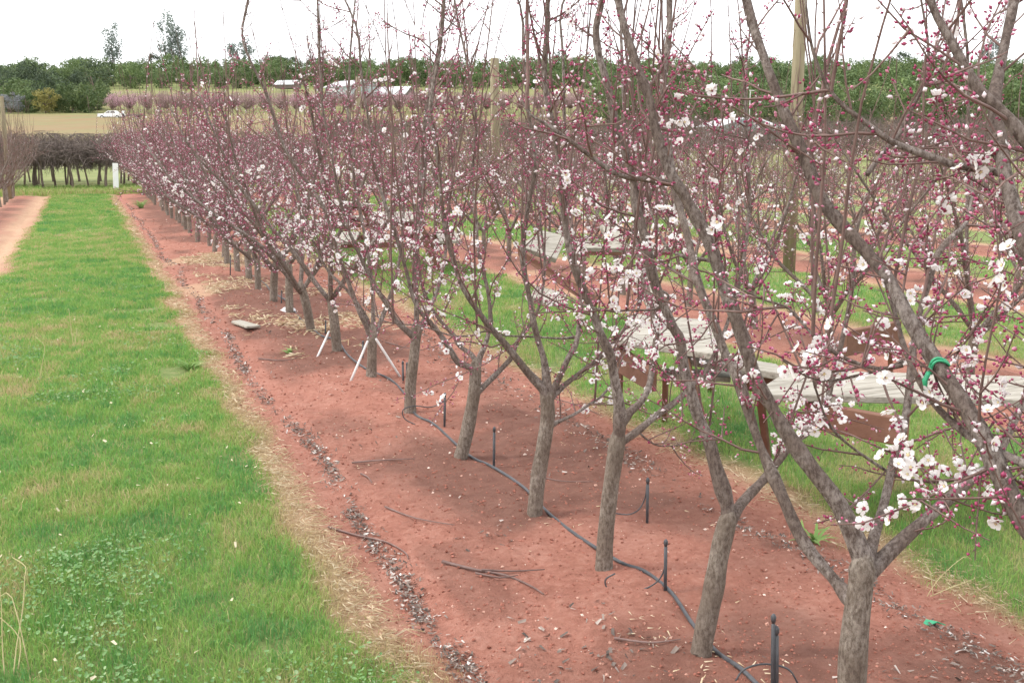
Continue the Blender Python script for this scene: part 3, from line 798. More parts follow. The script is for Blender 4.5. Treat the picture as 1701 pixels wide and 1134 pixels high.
for ti, t in enumerate(NEAR):
    R = np.random.default_rng(100 + ti)
    if 'px' in t:
        base = ground(*t['px']); D = base @ FH
        Pt = np.array([at(x, y, D) for x, y in t['trunk']])
        Pt[0][2] = -.04
    else:
        base = np.array([t['base'][0], t['base'][1], 0.]); D = base @ FH
        Pt = np.array([base + (0, 0, -.04), base + (.02, 0, .3), base + (.03, .02, t['crotch'])])
    base = np.array([base[0], base[1], 0.])
    root = empty("apricot_tree", base, label=t['label'], cat="tree", group="apricot trees of the near blossom row")
    Pt = smooth_path(Pt, 4)
    rr = np.linspace(.82, .73, len(Pt)) * t['r']; rr[0] *= 1.6; rr[1] *= 1.16; rr[2] *= 1.04
    du = nrm(Pt[-1] - Pt[-3]); Pt = np.vstack([Pt, Pt[-1] + du * .028, Pt[-1] + du * .05]); rr = np.concatenate([rr, [rr[-1] * .78, rr[-1] * .35]])
    mb = MB(); mb.tube(Pt - base, bumpy(Pt, rr, R, .05), 10)
    link("trunk", mb.mesh("trunk", (M['bark'],), True), root)
    limbs = []
    for L in t['limbs']:
        pts, dd, r0, r1, main = L[:5]
        off = L[5] if len(L) > 5 else 0.
        q = np.linspace(0, 1, len(pts))
        P = [at(x, y, D + off + dd * qq) for (x, y), qq in zip(pts, q)]
        if main and 'px' not in t: P = [Pt[-1] - (0, 0, .05)] + P
        if main and pts[-1][1] < 260:      # the limb goes on above
            d = nrm(P[-1] - P[-2]); d = nrm(d + UP * .5)
            P += [P[-1] + d * .22, P[-1] + nrm(d + R.normal(0, .2, 3)) * .48]
            r1e = .004
        else: r1e = None
        P = smooth_path(P, 3)
        r = np.linspace(r0, r1 * .82, len(P)) * .78
        if main:
            r = r * (1 + .5 * np.exp(-np.arange(len(P)) / 3.0)); r[0] *= .45; r[1] *= .75
        if r1e: r[-6:] = np.linspace(r[-7], r1e, 6)
        mb = MB(); mb.tube(P - base, bumpy(P, r, R, .13), 9)
        link("limb", mb.mesh("limb", (M['limb'],), True), root)
        limbs.append((P, r))
    near = ti < 3
    tw, bm, blo = dress(limbs, R, lat_step=.064 if near else .062, lat_len=(.10, .42) if near else (.12, .45), bud_step=.019 if near else .021, bloom=.105 if near else .085,
                        sprouts=6 if near else 9, sprout_top=(2.3, 2.9), t0=.2 if near else .15)
    if ti < 6:
        k = blossom_objects(root, blo, R, base, 280)
        rest = np.setdiff1d(np.arange(len(blo[0])), k)
    else: rest = np.arange(len(blo[0]))
    for b_ in (tw, bm): b_.V = [v - base for v in b_.V]
    link("twigs", tw.mesh("twigs", (M['twig'],), True), root, "stuff")
    link("buds", bm.mesh("buds", BUD_MATS, True), root, "stuff")
    if len(rest): link("blossoms", blossom_mesh(blo[0][rest] - base, blo[1][rest], R, 0), root, "stuff")

# ---- further trees of the orchard, grown from a few patterns
def make_pattern(seed, bloom, dense=1.0, sprouts=12, bare=0.0, lod=1, bud_scale=1.25, bud_step=.042):
    R = np.random.default_rng(seed)
    h = R.uniform(.42, .56); lean = R.normal(0, .05, 2)
    Pt = np.array([(0, 0, -.04), (lean[0] * .4, lean[1] * .4, h * .5), (lean[0], lean[1], h)])
    Pt = smooth_path(Pt, 3); rr = np.linspace(.041, .036, len(Pt)); rr[0] *= 1.3; rr[-2:] *= (.92, .6)
    mb = MB(); mb.tube(Pt, rr, 8); trunk = mb.mesh("trunk", (M['bark'],), True)
    limbs, lm = [], []
    nl = R.integers(4, 6); a0 = R.random() * 6
    for k in range(nl):
        az = a0 + k * 2 * math.pi / nl + R.normal(0, .25)
        d = nrm(np.array([math.cos(az) * .95, math.sin(az) * .6, .95]))
        P = grow(Pt[-1] - (0, 0, .04 + .08 * R.random()), d, R.uniform(1.55, 2.0), 8, .085, .10, R)
        r = np.linspace(.022, .006, len(P)); r[0] *= .8
        P = smooth_path(P, 2); r = np.interp(np.linspace(0, 1, len(P)), np.linspace(0, 1, 9), r)
        mb = MB(); mb.tube(P, r, 6); lm.append(mb.mesh("limb", (M['limb'],), True))
        limbs.append((P, r))
    tw, bm, blo = dress(limbs, R, lat_step=.058 / dense, lat_len=(.12, .5), bud_step=bud_step, bloom=bloom, sprouts=sprouts, sprout_top=(2.35, 3.2), bare=bare, bud_scale=bud_scale)
    # fewer pink-white buds when the tree is late
    return dict(trunk=trunk, limbs=lm, twigs=tw.mesh("twigs", (M['twig'],), True), buds=bm.mesh("buds", BUD_MATS, True), blossoms=blossom_mesh(*blo, R, lod))
PAT = [make_pattern(500 + i, .075, .95, 8, lod=0, bud_scale=1.35, bud_step=.034) for i in range(5)]
LATE = [make_pattern(600 + i, .05, 1.45, 10, bare=.45) for i in range(4)]
BARE = [make_pattern(700 + i, .0, 1.2, 10, bare=.93) for i in range(2)]
for q in BARE: q['twigs'].materials[0] = M['fartwig']
def plant(p, x, y, rz, s_, label, group, limbs=True, z=0.):
    root = empty("apricot_tree", (x, y, z), rz, label, "tree", group)
    root.scale = (s_, s_, s_)
    link("trunk", p['trunk'], root)
    if limbs:
        for q in p['limbs']: link("limb", q, root)
    else:
        for q in p['limbs']: link("limb", q, root)
    link("twigs", p['twigs'], root, "stuff"); link("buds", p['buds'], root, "stuff"); 
    if len(p['blossoms'].polygons): link("blossoms", p['blossoms'], root, "stuff")
    return root
ONES = ['', 'first', 'second', 'third', 'fourth', 'fifth', 'sixth', 'seventh', 'eighth', 'ninth', 'tenth', 'eleventh', 'twelfth', 'thirteenth', 'fourteenth', 'fifteenth', 'sixteenth', 'seventeenth', 'eighteenth', 'nineteenth']
def nth(k):
    if k < 20: return ONES[k]
    t = {2: 'twent', 3: 'thirt', 4: 'fort', 5: 'fift'}[k // 10]
    return t + 'ieth' if k % 10 == 0 else t + 'y-' + ONES[k % 10]
ORD_OLD = ["ninth", "tenth", "eleventh", "twelfth", "thirteenth", "fourteenth", "fifteenth", "sixteenth", "seventeenth", "eighteenth", "nineteenth", "twentieth", "twenty-first", "twenty-second"]
ysn = [8.63, 9.71, 10.83, 11.8, 12.78, 13.75, 14.7]
while ysn[-1] < 39: ysn.append(ysn[-1] + random.uniform(.9, 1.1))
for i, y in enumerate(ysn):
    lab = f"apricot tree {nth(i + 9)} from the near end of the blossom row"
    plant(PAT[(i * 3 + i // 5) % 5], ROWX + random.gauss(0, .03), y, random.choice((0, math.pi)) + random.uniform(-.35, .35), random.uniform(.94, 1.08), lab, "apricot trees of the near blossom row")
for r_i, (x0, y0, lab) in enumerate([(ROWX + PITCH, 4.6, "budding tree of the second row"), (ROWX + 2 * PITCH, 8.0, "twiggy tree of the third row"), (ROWX + 3 * PITCH, 11.5, "twiggy tree of the fourth row"), (ROWX + 4 * PITCH, 15.0, "faint tree of the fifth row")]):
    y = y0; cnt = 0
    while y < 41:
        cnt += 1
        p = LATE[random.randrange(4)]
        plant(p, x0 + random.gauss(0, .06), y, random.random() * 6.28, (random.uniform(.86, .98) if r_i == 0 else random.uniform(.74, .88)), f"{lab}, {nth(cnt)} from its near end", f"trees of orchard row {['two', 'three', 'four', 'five'][r_i]}")
        y += random.uniform(1.05, 1.35)
for cnt, y in enumerate(np.arange(26.5, 40, 1.25)):
    plant(BARE[random.randrange(2)], ROWX - PITCH - .12 + random.gauss(0, .05), float(y), random.random() * 6.28, random.uniform(.9, 1.0), f"bare twiggy tree at the left edge across the grass lane, {nth(cnt + 1)} from its near end", "trees of the row at the left edge")

# ---- posts
def post(x, D, ytop, r, label, top=None):
    p = at(x, 240, D); zt = top if top else at(x, ytop, D)[2]
    mb = MB(); P = np.array([(0, 0, -.3), (0, 0, zt * .5), (.0, 0, zt - .012), (0, 0, zt)])
    mb.tube(P, [r * 1.03, r, r * .97, r * .86], 12)
    o = link("timber_post", mb.mesh("timber_post", (M['post'],), True)); o.location = (p[0], p[1], 0)
    tag(o, label, "post", "tall orchard posts")
post(1320, 14.6, 0, .082, "tall round timber post running out of the top of the picture", 4.2)
post(822, 26.6, 97, .11, "tall timber post standing above the blossom in the middle", None)
post(597, 42.0, 128, .11, "thin distant timber post left of the gabled shed roof", None)
post(9, 34.0, 160, .065, "timber post at the left edge above the bare row", None)
# ================================================================== SMALL THINGS ON THE BED
def px_path(pts, dz=.01, sm=5):
    P = []
    for q in pts:
        z = q[2] if len(q) > 2 else None
        p = ground(q[0], q[1], 0 if z is None else z)
        if z is None: p[2] = gz(p[0], p[1]) + dz
        P.append(p)
    return smooth_path(np.array(P), sm)
def tube_thing(name, pts, r, mt, label, cat, group=None, k=6, dz=.01, sm=5, parent=None):
    P = px_path(pts, dz, sm); o0 = P[0].copy(); o0[2] = 0
    if parent is not None: o0 = np.array(parent.location)
    mb = MB(); mb.tube(P - o0, r, k)
    o = link(name, mb.mesh(name, (mt,), True), parent)
    if parent is None:
        o.location = o0; tag(o, label, cat, group)
    return o
pipe_px = [(1270, 1170), (1230, 1134), (1190, 1095), (1150, 1045), (1115, 995), (1070, 962), (1030, 950), (960, 905), (910, 865), (870, 820), (820, 790), (785, 768), (755, 742), (720, 715), (690, 700), (672, 660), (648, 636), (608, 622), (578, 598), (560, 575), (535, 566), (515, 550), (498, 535), (476, 505), (452, 492), (440, 476), (420, 462)]
tube_thing("drip_pipe", pipe_px, .008, M['pipe'], "black irrigation pipe snaking along the trunk bases", "pipe", dz=.006)
def stake(xb, yb, yt, label, second=None, tubes=()):
    b0 = ground(xb, yb); D = b0 @ FH; top = at(xb + 1, yt, D)
    root = empty("sprinkler_stake", (b0[0], b0[1], 0), 0, label, "stake", "black sprinkler stakes beside the pipe")
    def one(p0, p1, nm):
        mb = MB(); a = np.array([p0[0], p0[1], -.05]) - b0 * (1, 1, 0); c = p1 - b0 * (1, 1, 0)
        d = c - a
        mb.tube(np.array([a, a + d * .5, a + d * .93, a + d * .935, c]), [.006, .0075, .0075, .0045, .004], 6)
        o = link("rod", mb.mesh("rod", (M['pipe'],), True), root)
        hb = MB(); hb.tube(np.array([c - (0, 0, .018), c - (0, 0, .008), c + (0, 0, .004), c + (0, 0, .012)]), [.005, .0085, .0085, .003], 8)
        link("nozzle", hb.mesh("nozzle", (M['pipe'],), True), root)
    one(b0, top, "a")
    if second:
        b1 = at(second[0], second[1], D); one(b1, at(second[0] - 1, second[2], D), "b")
    for tp in tubes:
        P = []
        for q in tp:
            p = at(q[0], q[1], D + (q[2] if len(q) > 2 else 0)); p[2] = max(p[2], .008); P.append(p)
        P = smooth_path(np.array(P), 5) - b0 * (1, 1, 0)
        mb = MB(); mb.tube(P, .0032, 5); link("feed_tube", mb.mesh("feed_tube", (M['pipe'],), True), root)
stake(1284, 1170, 1025, "pair of black sprinkler stakes cut by the bottom edge of the picture", (1291, 1165, 1045), [[(1222, 1130), (1235, 1112), (1260, 1103), (1288, 1104), (1312, 1113), (1328, 1140)]])
stake(1105, 990, 900, "single black sprinkler stake with a big drooping tube loop", None, [[(1022, 952), (1006, 962), (1010, 977), (1035, 984), (1070, 978), (1095, 962), (1106, 935), (1107, 910)]])
stake(1075, 878, 797, "slim black stake between upright trunk and leaning trunk", None, [[(1020, 852), (1045, 854), (1062, 845), (1072, 825), (1074, 806)]])
stake(820, 788, 712, "black stake behind the slanting trunk", None, [[(925, 870, .2), (930, 850, .2), (955, 838, .3), (990, 838, .4), (1012, 845, .4)]])
stake(738, 718, 655, "black stake beside the looped tube and pipe bend", None, [[(690, 705, -.1), (672, 695, -.1), (670, 680, -.1), (690, 674, -.05), (715, 676, 0), (735, 668, 0), (738, 660, 0)]])
stake(675, 642, 604, "two short black stakes beside a straight trunk", (670, 640, 602))
stake(602, 600, 568, "short black stake just left of the two-pole trunk")
stake(540, 560, 534, "short dark stake beside the single leaning pole")
stake(467, 507, 484, "small dark stake by the eleventh trunk")
stake(428, 480, 462, "tiny dark stake by a far grey trunk")
stake(382, 460, 425, "dark stake in front of the paired far trunks")
def pole(p0, p1, dD, label):
    a = ground(*p0); D = a @ FH; c = at(p1[0], p1[1], D + dD); a[2] = gz(a[0], a[1]) - .03
    mb = MB(); mb.tube(np.array([a, a + (c - a) * .4, a + (c - a) * .97, c]) - a, [.009, .009, .009, .007], 8)
    o = link("white_pole", mb.mesh("white_pole", (M['pvc'],), True)); o.location = a
    tag(o, label, "pole", "white poles leaning by the trunks")
pole((580, 640), (611, 566), .12, "white pole leaning against a trunk from the left")
pole((668, 632), (624, 562), -.05, "white pole leaning against a trunk from the right")
pole((524, 598), (547, 550), .2, "shorter white pole slanting left of the pair")
# board and rag on the ground
def board_px(name, corners, zs, th, mt, label=None, cat=None, parent=None, group=None, offset=np.zeros(3)):
    """a sawn board whose upper face has the given corner pixels at the given heights"""
    P = np.array([ground(x, y, z) for (x, y), z in zip(corners, zs)])
    return board_pts(name, P, th, mt, label, cat, parent, group)
def board_pts(name, P, th, mt, label=None, cat=None, parent=None, group=None):
    nn = np.cross(P[1] - P[0], P[3] - P[0]); nn = nn / np.linalg.norm(nn)
    if nn[2] < 0: nn = -nn
    o0 = np.array(parent.location) if parent is not None else np.array([P[:, 0].mean(), P[:, 1].mean(), 0])
    V = np.vstack([P, P - nn * th]) - o0
    if np.cross(P[1] - P[0], P[3] - P[0]) @ nn > 0:
        Q = [(0, 1, 2, 3), (7, 6, 5, 4), (1, 0, 4, 5), (2, 1, 5, 6), (3, 2, 6, 7), (0, 3, 7, 4)]
    else:
        Q = [(3, 2, 1, 0), (4, 5, 6, 7), (5, 4, 0, 1), (6, 5, 1, 2), (7, 6, 2, 3), (4, 7, 3, 0)]
    o = link(name, mesh_np(name, V, None, Q, (mt,)), parent)
    if parent is None: o.location = o0; tag(o, label, cat, group)
    md = o.modifiers.new("edge", 'BEVEL'); md.width = min(.004, th * .2); md.segments = 1
    return o
board_px("loose_board", [(384, 533), (410, 542), (433, 540), (400, 531)], (.05, .06, .055, .05), .022, M['wood'], "short pale board lying alone on the soil bed", "board")
Pb = ground(478, 524)
v_, t_ = [], []
mb = MB()
for a in range(6):
    for e in range(10):
        f_ = a / 5 * math.pi / 2; th_ = e / 10 * 2 * math.pi
        rr_ = .045 * (1 + .35 * math.sin(3 * th_ + a) + .2 * random.random())
        v_.append((rr_ * 1.5 * math.cos(f_) * math.cos(th_), rr_ * math.cos(f_) * math.sin(th_), .05 * math.sin(f_) * (1 + .25 * random.random())))
q_ = [(a * 10 + e, a * 10 + (e + 1) % 10, a * 10 + 10 + (e + 1) % 10, a * 10 + 10 + e) for a in range(5) for e in range(10)]
o = link("plastic_bag", mesh_np("plastic_bag", v_, None, q_, (M['bag'],), smooth=True)); o.location = (Pb[0], Pb[1], gz(Pb[0], Pb[1]) - .005)
tag(o, "crumpled white plastic bag on the soil beside a far trunk", "bag")
# green plastic scrap on the soil, green tie round the limb
P = ground(1550, 1040)
v_ = [tuple(.65 * q for q in p_) for p_ in [(-.06, .02, .012), (-.02, .035, .03), (.02, .0, .02), (.055, -.015, .012), (.045, -.045, .02), (.0, -.03, .04), (-.035, -.01, .015)]]
o = link("plastic_scrap", mesh_np("plastic_scrap", v_, [(0, 6, 1), (1, 6, 5), (1, 5, 2), (2, 5, 4), (2, 4, 3)], None, (M['greentie'],))); o.location = (P[0], P[1], gz(P[0], P[1]))
so = o.modifiers.new("thickness", 'SOLIDIFY'); so.thickness = .003
tag(o, "crumpled green plastic scrap lying on the litter line", "plastic")
D0 = np.array([1.82, 1.4, 0]) @ FH
c = at(1558, 607, D0 + .62 * 4 / 12); c2 = at(1545, 585, D0 + .62 * 4.4 / 12)
ax = nrm(c2 - c)
mb = MB()
A = frames(ax[None])[0]
ring = np.array([c + A[:, 0] * math.cos(a) * .0195 + A[:, 1] * math.sin(a) * .0195 + ax * .006 * math.sin(a * 2) for a in np.linspace(0, 2 * math.pi, 25)])
for off in (-.003, .003): mb.tube(ring + ax * off - c, .0028, 6)
side = nrm(at(1540, 620, D0 + .2) - c)
mb.tube(np.array([c + side * .024, c + side * .034 - (0, 0, .012), c + side * .03 - (0, 0, .035)]) - c, [.005, .006, .003], 6)
o = link("green_tie", mb.mesh("green_tie", (M['greentie'],), True)); o.location = c
tag(o, "green plastic tie knotted round the thick slanting limb", "tie")
# pruned sticks on the soil
def stick(pts, r, label, forks=()):
    P = px_path(pts, r * 1.2 + .004, 4); o0 = P[0].copy(); o0[2] = 0
    mb = MB(); mb.tube(P - o0, np.linspace(r, r * .4, len(P)), 5)
    for fk in forks:
        Q = px_path(fk, r * 1.3 + .004, 3); mb.tube(Q - o0, np.linspace(r * .7, r * .3, len(Q)), 4)
    o = link("fallen_stick", mb.mesh("fallen_stick", (M['twig'],), True)); o.location = o0
    tag(o, label, "stick", "pruned sticks lying on the soil")
stick([(545, 880), (590, 886), (640, 902), (672, 920), (678, 932)], .006, "thin bent stick lying across the straw edge of the bed")
stick([(735, 945), (790, 960), (840, 968), (880, 985), (903, 1005)], .007, "forked grey prunings lying mid-bed before the near trunks", [[(800, 963), (850, 960), (905, 962)], [(790, 968), (830, 975), (860, 972)]])
stick([(585, 775), (630, 776), (690, 774)], .006, "straight stick lying level left of the slanting trunk")
stick([(640, 855), (690, 875), (755, 892)], .005, "thin twig lying on the open soil mid-bed")
stick([(600, 795), (612, 805), (618, 815)], .005, "short broken twig near the litter line")
stick([(640, 575), (690, 583), (745, 588)], .005, "thin stick on the soil behind the looped tube")
stick([(905, 660), (960, 672), (1000, 690)], .005, "twig lying behind the scarred trunk")
stick([(430, 600), (470, 604), (500, 598)], .006, "dark stick beside the litter left of the leaning poles")
stick([(1020, 1075), (1080, 1085), (1130, 1083)], .005, "short stick near the bottom of the bed")
stick([(880, 805), (930, 812), (985, 815)], .004, "fine twig right of the scarred trunk base")
# dry stalks in the grass lane
M['stalk'] = mat("dry_stalk", (.42, .36, .18), (.55, .47, .27), 10, .8)
def stalks(lines, r, label):
    b0 = ground(*lines[0][0]); D = b0 @ FH
    mb = MB()
    for ln in lines:
        P = np.array([at(x, y, D + (.02 * i)) for i, (x, y) in enumerate(ln)]); P[0][2] = max(min(P[0][2], .03), 0)
        P = smooth_path(P, 3)
        mb.tube(P - b0 * (1, 1, 0), np.linspace(r, r * .5, len(P)) * .55, 4)
    o = link("dry_stalk", mb.mesh("dry_stalk", (M['stalk'],), True)); o.location = (b0[0], b0[1], 0)
    tag(o, label, "dry stalk", "dry stalks standing in the grass")
stalks([[(8, 1125), (4, 1070), (2, 1000), (-6, 940)], [(22, 1125), (28, 1070), (38, 1010), (41, 960), (42, 940), (20, 925)], [(30, 1110), (33, 1060), (0, 1025)], [(38, 990), (20, 992), (-5, 994)]], .004, "tall bent dry stalks at the bottom left corner")
stalks([[(123, 582), (119, 550), (114, 512)], [(123, 582), (126, 560), (128, 545)]], .006, "upright pale dry stalk in the middle of the lane")
stalks([[(66, 630), (70, 605), (74, 575), (60, 560)]], .004, "thin dry stalk left in the lane grass")
stalks([[(1540, 990), (1560, 960), (1600, 925), (1615, 930)], [(1545, 995), (1580, 975), (1620, 960)], [(1550, 990), (1545, 950), (1530, 925)]], .0035, "dry grass stalks at the edge of the lane behind the trunk")
# broad-leaved tuft at the lane edge
def tuft(x, y, n_, L, label, mt):
    b0 = ground(x, y); mb = MB()
    for i in range(n_):
        az = random.random() * 6.28; d = np.array([math.cos(az), math.sin(az), random.uniform(.6, 1.4)])
        P = [np.array([random.gauss(0, .02), random.gauss(0, .02), 0])]
        d = d / np.linalg.norm(d)
        for k in range(4): P.append(P[-1] + d * L / 4 * random.uniform(.8, 1.2)); d = nrm(d - UP * .28)
        P = np.array(P); s_ = nrm(np.cross(d, UP)) * .006
        w = np.array([1, 1.3, 1.2, .8, .1])[:, None]
        V = np.vstack([P - s_ * w, P + s_ * w])
        mb.add(V, None, [(k, k + 1, k + 6, k + 5) for k in range(4)])
    o = link("grass_tuft", mb.mesh("grass_tuft", (mt,))); o.location = (b0[0], b0[1], gz(b0[0], b0[1]))
    tag(o, label, "grass tuft")
M['tuft'] = mat("tuft_blades", (.12, .24, .06), (.26, .36, .12), 12, .7, transl=.3)
tuft(315, 615, 26, .17, "tall curling grass tuft at the lane edge by the litter line", M['tuft'])
tuft(235, 348, 60, .42, "dark weed tuft at the far corner of the soil bed", M['tuft'])
tuft(1350, 905, 18, .12, "small grass tuft at the far edge of the bed", M['tuft'])
tuft(480, 592, 10, .09, "little weed with pale leaves on the open soil", M['tuft'])

# ================================================================== WEATHERED TABLES IN THE LANE
def strip(name, a, c, w, th, mt, parent, side):
    """a plank from a to c (upper face centre line), width w along 'side'"""
    a, c, side = np.array(a, float), np.array(c, float), nrm(np.array(side, float))
    return board_pts(name, np.array([a - side * w / 2, c - side * w / 2, c + side * w / 2, a + side * w / 2]), th, mt, parent=parent)
def lin(p, q, t): return np.asarray(p) + (np.asarray(q) - np.asarray(p)) * t
# nearest: one broad plank on cross-beams
pl, pr = ground(1247, 654, .6), ground(1760, 665, .6)
bl, br = ground(1312, 613, .6), ground(1760, 626, .6)
root = empty("picnic_table", (pl[0] + .4, pl[1], 0), 0, "weathered wooden table nearest the camera, its end cut by the right edge", "table", "weathered tables in the grass lane")
for k in range(2):
    t0, t1 = k * .5 + .006, k * .5 + .494
    board_pts("plank", np.array([lin(pl, bl, t0), lin(pr, br, t0), lin(pr, br, t1), lin(pl, bl, t1)]), .032, M['wood'], parent=root)
e1, e2 = ground(1345, 664, .55), ground(1512, 694, .55)
board_pts("cross_beam", np.array([e1, e2, e2 - (0, 0, .12), e1 - (0, 0, .12)]), .045, M['woodbrown'], parent=root)
e1, e2 = ground(1398, 549, .55), ground(1488, 532, .55)
board_pts("cross_beam", np.array([e1, e2, e2 - (0, 0, .16), e1 - (0, 0, .16)]), .045, M['woodbrown'], parent=root)
def leg(root, top, foot, w=.03):
    a, c = np.array(top), np.array(foot); d = nrm(c - a); o0 = np.array(root.location)
    mb = MB(); mb.tube(np.array([a, a + (c - a) * .5, c]) - o0, w * .7, 4); link("leg", mb.mesh("leg", (M['woodbrown'],)), root)
leg(root, ground(1508, 700, .5) + (0, .02, -.06), ground(1462, 868))
leg(root, ground(1735, 650, .56), ground(1735, 860))
leg(root, ground(1478, 540, .5), ground(1480, 640))
leg(root, ground(1262, 652, .57), ground(1280, 800))
# middle: a table with slatted top and a low bench
root = empty("picnic_table", tuple(ground(1120, 575, .62) * (1, 1, 0)), 0, "middle weathered table with slatted top and a low bench plank", "table", "weathered tables in the grass lane")
A0, A1, B0, B1 = ground(1020, 563, .62), ground(1212, 592, .62), ground(1052, 520, .62), ground(1180, 531, .62)
for k in range(4):
    t0, t1 = k / 4 + .005, (k + 1) / 4 - .008
    board_pts("plank", np.array([lin(A0, B0, t0), lin(A1, B1, t0), lin(A1, B1, t1), lin(A0, B0, t1)]), .034, M['wood'], parent=root)
A0, A1, B0, B1 = ground(1126, 593, .5), ground(1312, 622, .5), ground(1145, 580, .5), ground(1290, 604, .5)
board_pts("bench_plank", np.array([A0, A1, B1, B0]), .04, M['wood'], parent=root)
A0, A1, B0, B1 = ground(1098, 620, .4), ground(1214, 627, .4), ground(1104, 611, .4), ground(1212, 614, .4)
board_pts("bench_plank", np.array([A0, A1, B1, B0]), .03, M['wood'], parent=root)
e1, e2 = ground(1022, 566, .58), ground(1092, 614, .50)
board_pts("slanted_leg", np.array([e1, e2, e2 - (0, 0, .12), e1 - (0, 0, .15)]), .045, M['woodbrown'], parent=root)
e1, e2 = ground(1240, 610, .46), ground(1300, 622, .46)
board_pts("cross_beam", np.array([e1, e2, e2 - (0, 0, .12), e1 - (0, 0, .12)]), .045, M['woodbrown'], parent=root)
leg(root, ground(1140, 596, .57), ground(1190, 776))
leg(root, ground(1030, 566, .57), ground(1029, 712))
leg(root, ground(1180, 545, .57), ground(1180, 650))
leg(root, ground(1106, 616, .37), ground(1104, 700), .03)
# behind: a table tipped over on its side
Dt = 9.6
root = empty("picnic_table", tuple(at(970, 440, Dt) * (1, 1, 0)), 0, "overturned weathered table lying tipped behind the blossom", "table", "weathered tables in the grass lane")
def tp(pts, name, mt, th=.05, dd=(0, 0, 0, 0)):
    board_pts(name, np.array([at(x, y, Dt + e) for (x, y), e in zip(pts, dd)]), th, mt, parent=root)
tp([(862, 408), (925, 430), (942, 392), (900, 382)], "plank", M['wood'], .05, (0, 0, .35, .35))
tp([(944, 432), (985, 412), (972, 398), (945, 408)], "plank", M['wood'], .05, (0, .05, .3, .3))
tp([(997, 371), (1018, 408), (1042, 406), (1030, 380)], "plank", M['wood'], .05, (.3, .1, .1, .3))
tp([(958, 404), (1120, 408), (1118, 413), (950, 411)], "rail", M['wood'], .04, (.1, .1, 0, 0))
tp([(958, 411), (1116, 414), (1116, 424), (958, 424)], "cross_beam", M['woodbrown'], .05, (.02, .02, .02, .02))
tp([(864, 410), (1000, 492), (990, 510), (866, 424)], "cross_beam", M['woodbrown'], .05, (-.05, -.5, -.5, -.05))
tp([(1048, 452), (1070, 446), (1094, 500), (1076, 512)], "plank", M['wood'], .05, (-.3, -.3, -.7, -.7))
tp([(880, 494), (945, 505), (930, 484), (890, 474)], "bench_plank", M['wood'], .05, (-.9, -.9, -.7, -.7))
# two whole tables farther down the lane
def picnic(x, y, rz, label):
    root = empty("picnic_table", (x, y, 0), rz, label, "table", "weathered tables in the grass lane")
    def bx(nm, c, d, mt, ry=0, rx=0):
        mb = MB(); mb.box(c, d, Matrix.Rotation(rx, 3, 'X')); o = link(nm, mb.mesh(nm, (mt,)), root)
    for k in range(5): bx("plank", (0, -.3 + k * .15, .72), (1.7, .14, .035), M['wood'])
    for s_ in (-1, 1):
        for k in range(2): bx("bench_plank", (0, s_ * (.62 + .15 * k), .43), (1.7, .14, .035), M['wood'])
    for e in (-.6, .6):
        bx("cross_beam", (e, 0, .665), (.045, .68, .07), M['woodbrown'])
        bx("cross_beam", (e + .048, 0, .375), (.045, 1.5, .07), M['woodbrown'])
        for s_ in (-1, 1): bx("leg", (e, s_ * .42, .33), (.045, .09, .74), M['woodbrown'], rx=s_ * .42)
picnic(4.0, 14.6, 1.3, "weathered table half hidden by the blossom mid-row")
picnic(3.9, 18.2, 1.75, "farthest weathered table glimpsed through the blossom row")

# ================================================================== VINES ON THE OVERHEAD TRELLIS
def vine_pattern(seed):
    R = np.random.default_rng(seed)
    P = grow(np.array([0, 0, -.05]), nrm(np.array([R.normal(0, .08), R.normal(0, .08), 1])), 1.3, 5, .05, .09, R)
    mb = MB(); mb.tube(smooth_path(P, 2), np.linspace(.055, .035, 11) * R.uniform(.7, 1.3), 7); trunk = mb.mesh("trunk", (M['vinewood'],), True)
    cb = MB()
    for i in range(150):
        p = np.array([R.uniform(-.9, .9), R.normal(0, .5), R.uniform(1.15, 1.75)])
        d = nrm(np.array([R.normal(0, 1), R.normal(0, 1), R.normal(.2, .4)]))
        Q = grow(p, d, R.uniform(.6, 1.5), 6, -.06, .28, R)
        Q[:, 2] = np.clip(Q[:, 2], .85, 2.15)
        cb.tube(Q, np.linspace(.013, .006, 7), 3, cap=False)
    for i in range(70):
        p = np.array([R.uniform(-.9, .9), R.normal(0, .5), R.uniform(1.2, 1.6)])
        Q = grow(p, nrm(np.array([R.normal(0, .4), R.normal(0, .4), -1])), R.uniform(.3, .7), 4, -.05, .2, R)
        cb.tube(Q, np.linspace(.010, .005, 5), 3, cap=False)
    return trunk, cb.mesh("canes", (M['cane'],), True)
VP = [vine_pattern(800 + i) for i in range(4)]
def vine(x, y, z, rz, s_, label, group):
    t, c = VP[random.randrange(4)]
    root = empty("grapevine", (x, y, z), rz, label, "vine", group); root.scale = (s_, s_, s_)
    link("trunk", t, root); link("canes", c, root, "stuff")
for j, y in enumerate((43.4, 45.0, 47.2, 50.0, 53.5, 57.0)):
    x = -8.0 + .4 * j; cnt = 0
    while x < 8.5:
        cnt += 1
        vine(x, y + random.gauss(0, .15), -.03 if y < 45 else -.06, random.choice((0, math.pi)) + random.gauss(0, .2), random.uniform(.95, 1.05), f"leafless trellis grapevine in the {nth(j + 1)} row beyond the lane end, {nth(cnt)} from the left", "vines of the trellis at the lane end")
        x += random.uniform(.95, 1.35)
# white marker sheet at the lane end
p = ground(193, 319)
mb = MB(); mb.box((0, 0, .56), (.19, .05, .95)); mb.box((0, .03, .05), (.05, .03, .3), m=1)
o = link("marker_post", mb.mesh("marker_post", (M['white'], M['tyre']))); o.location = (p[0], p[1], 0); o.rotation_euler = (0, .03, -.1)
tag(o, "white upright marker post in front of the trellis vines", "post")

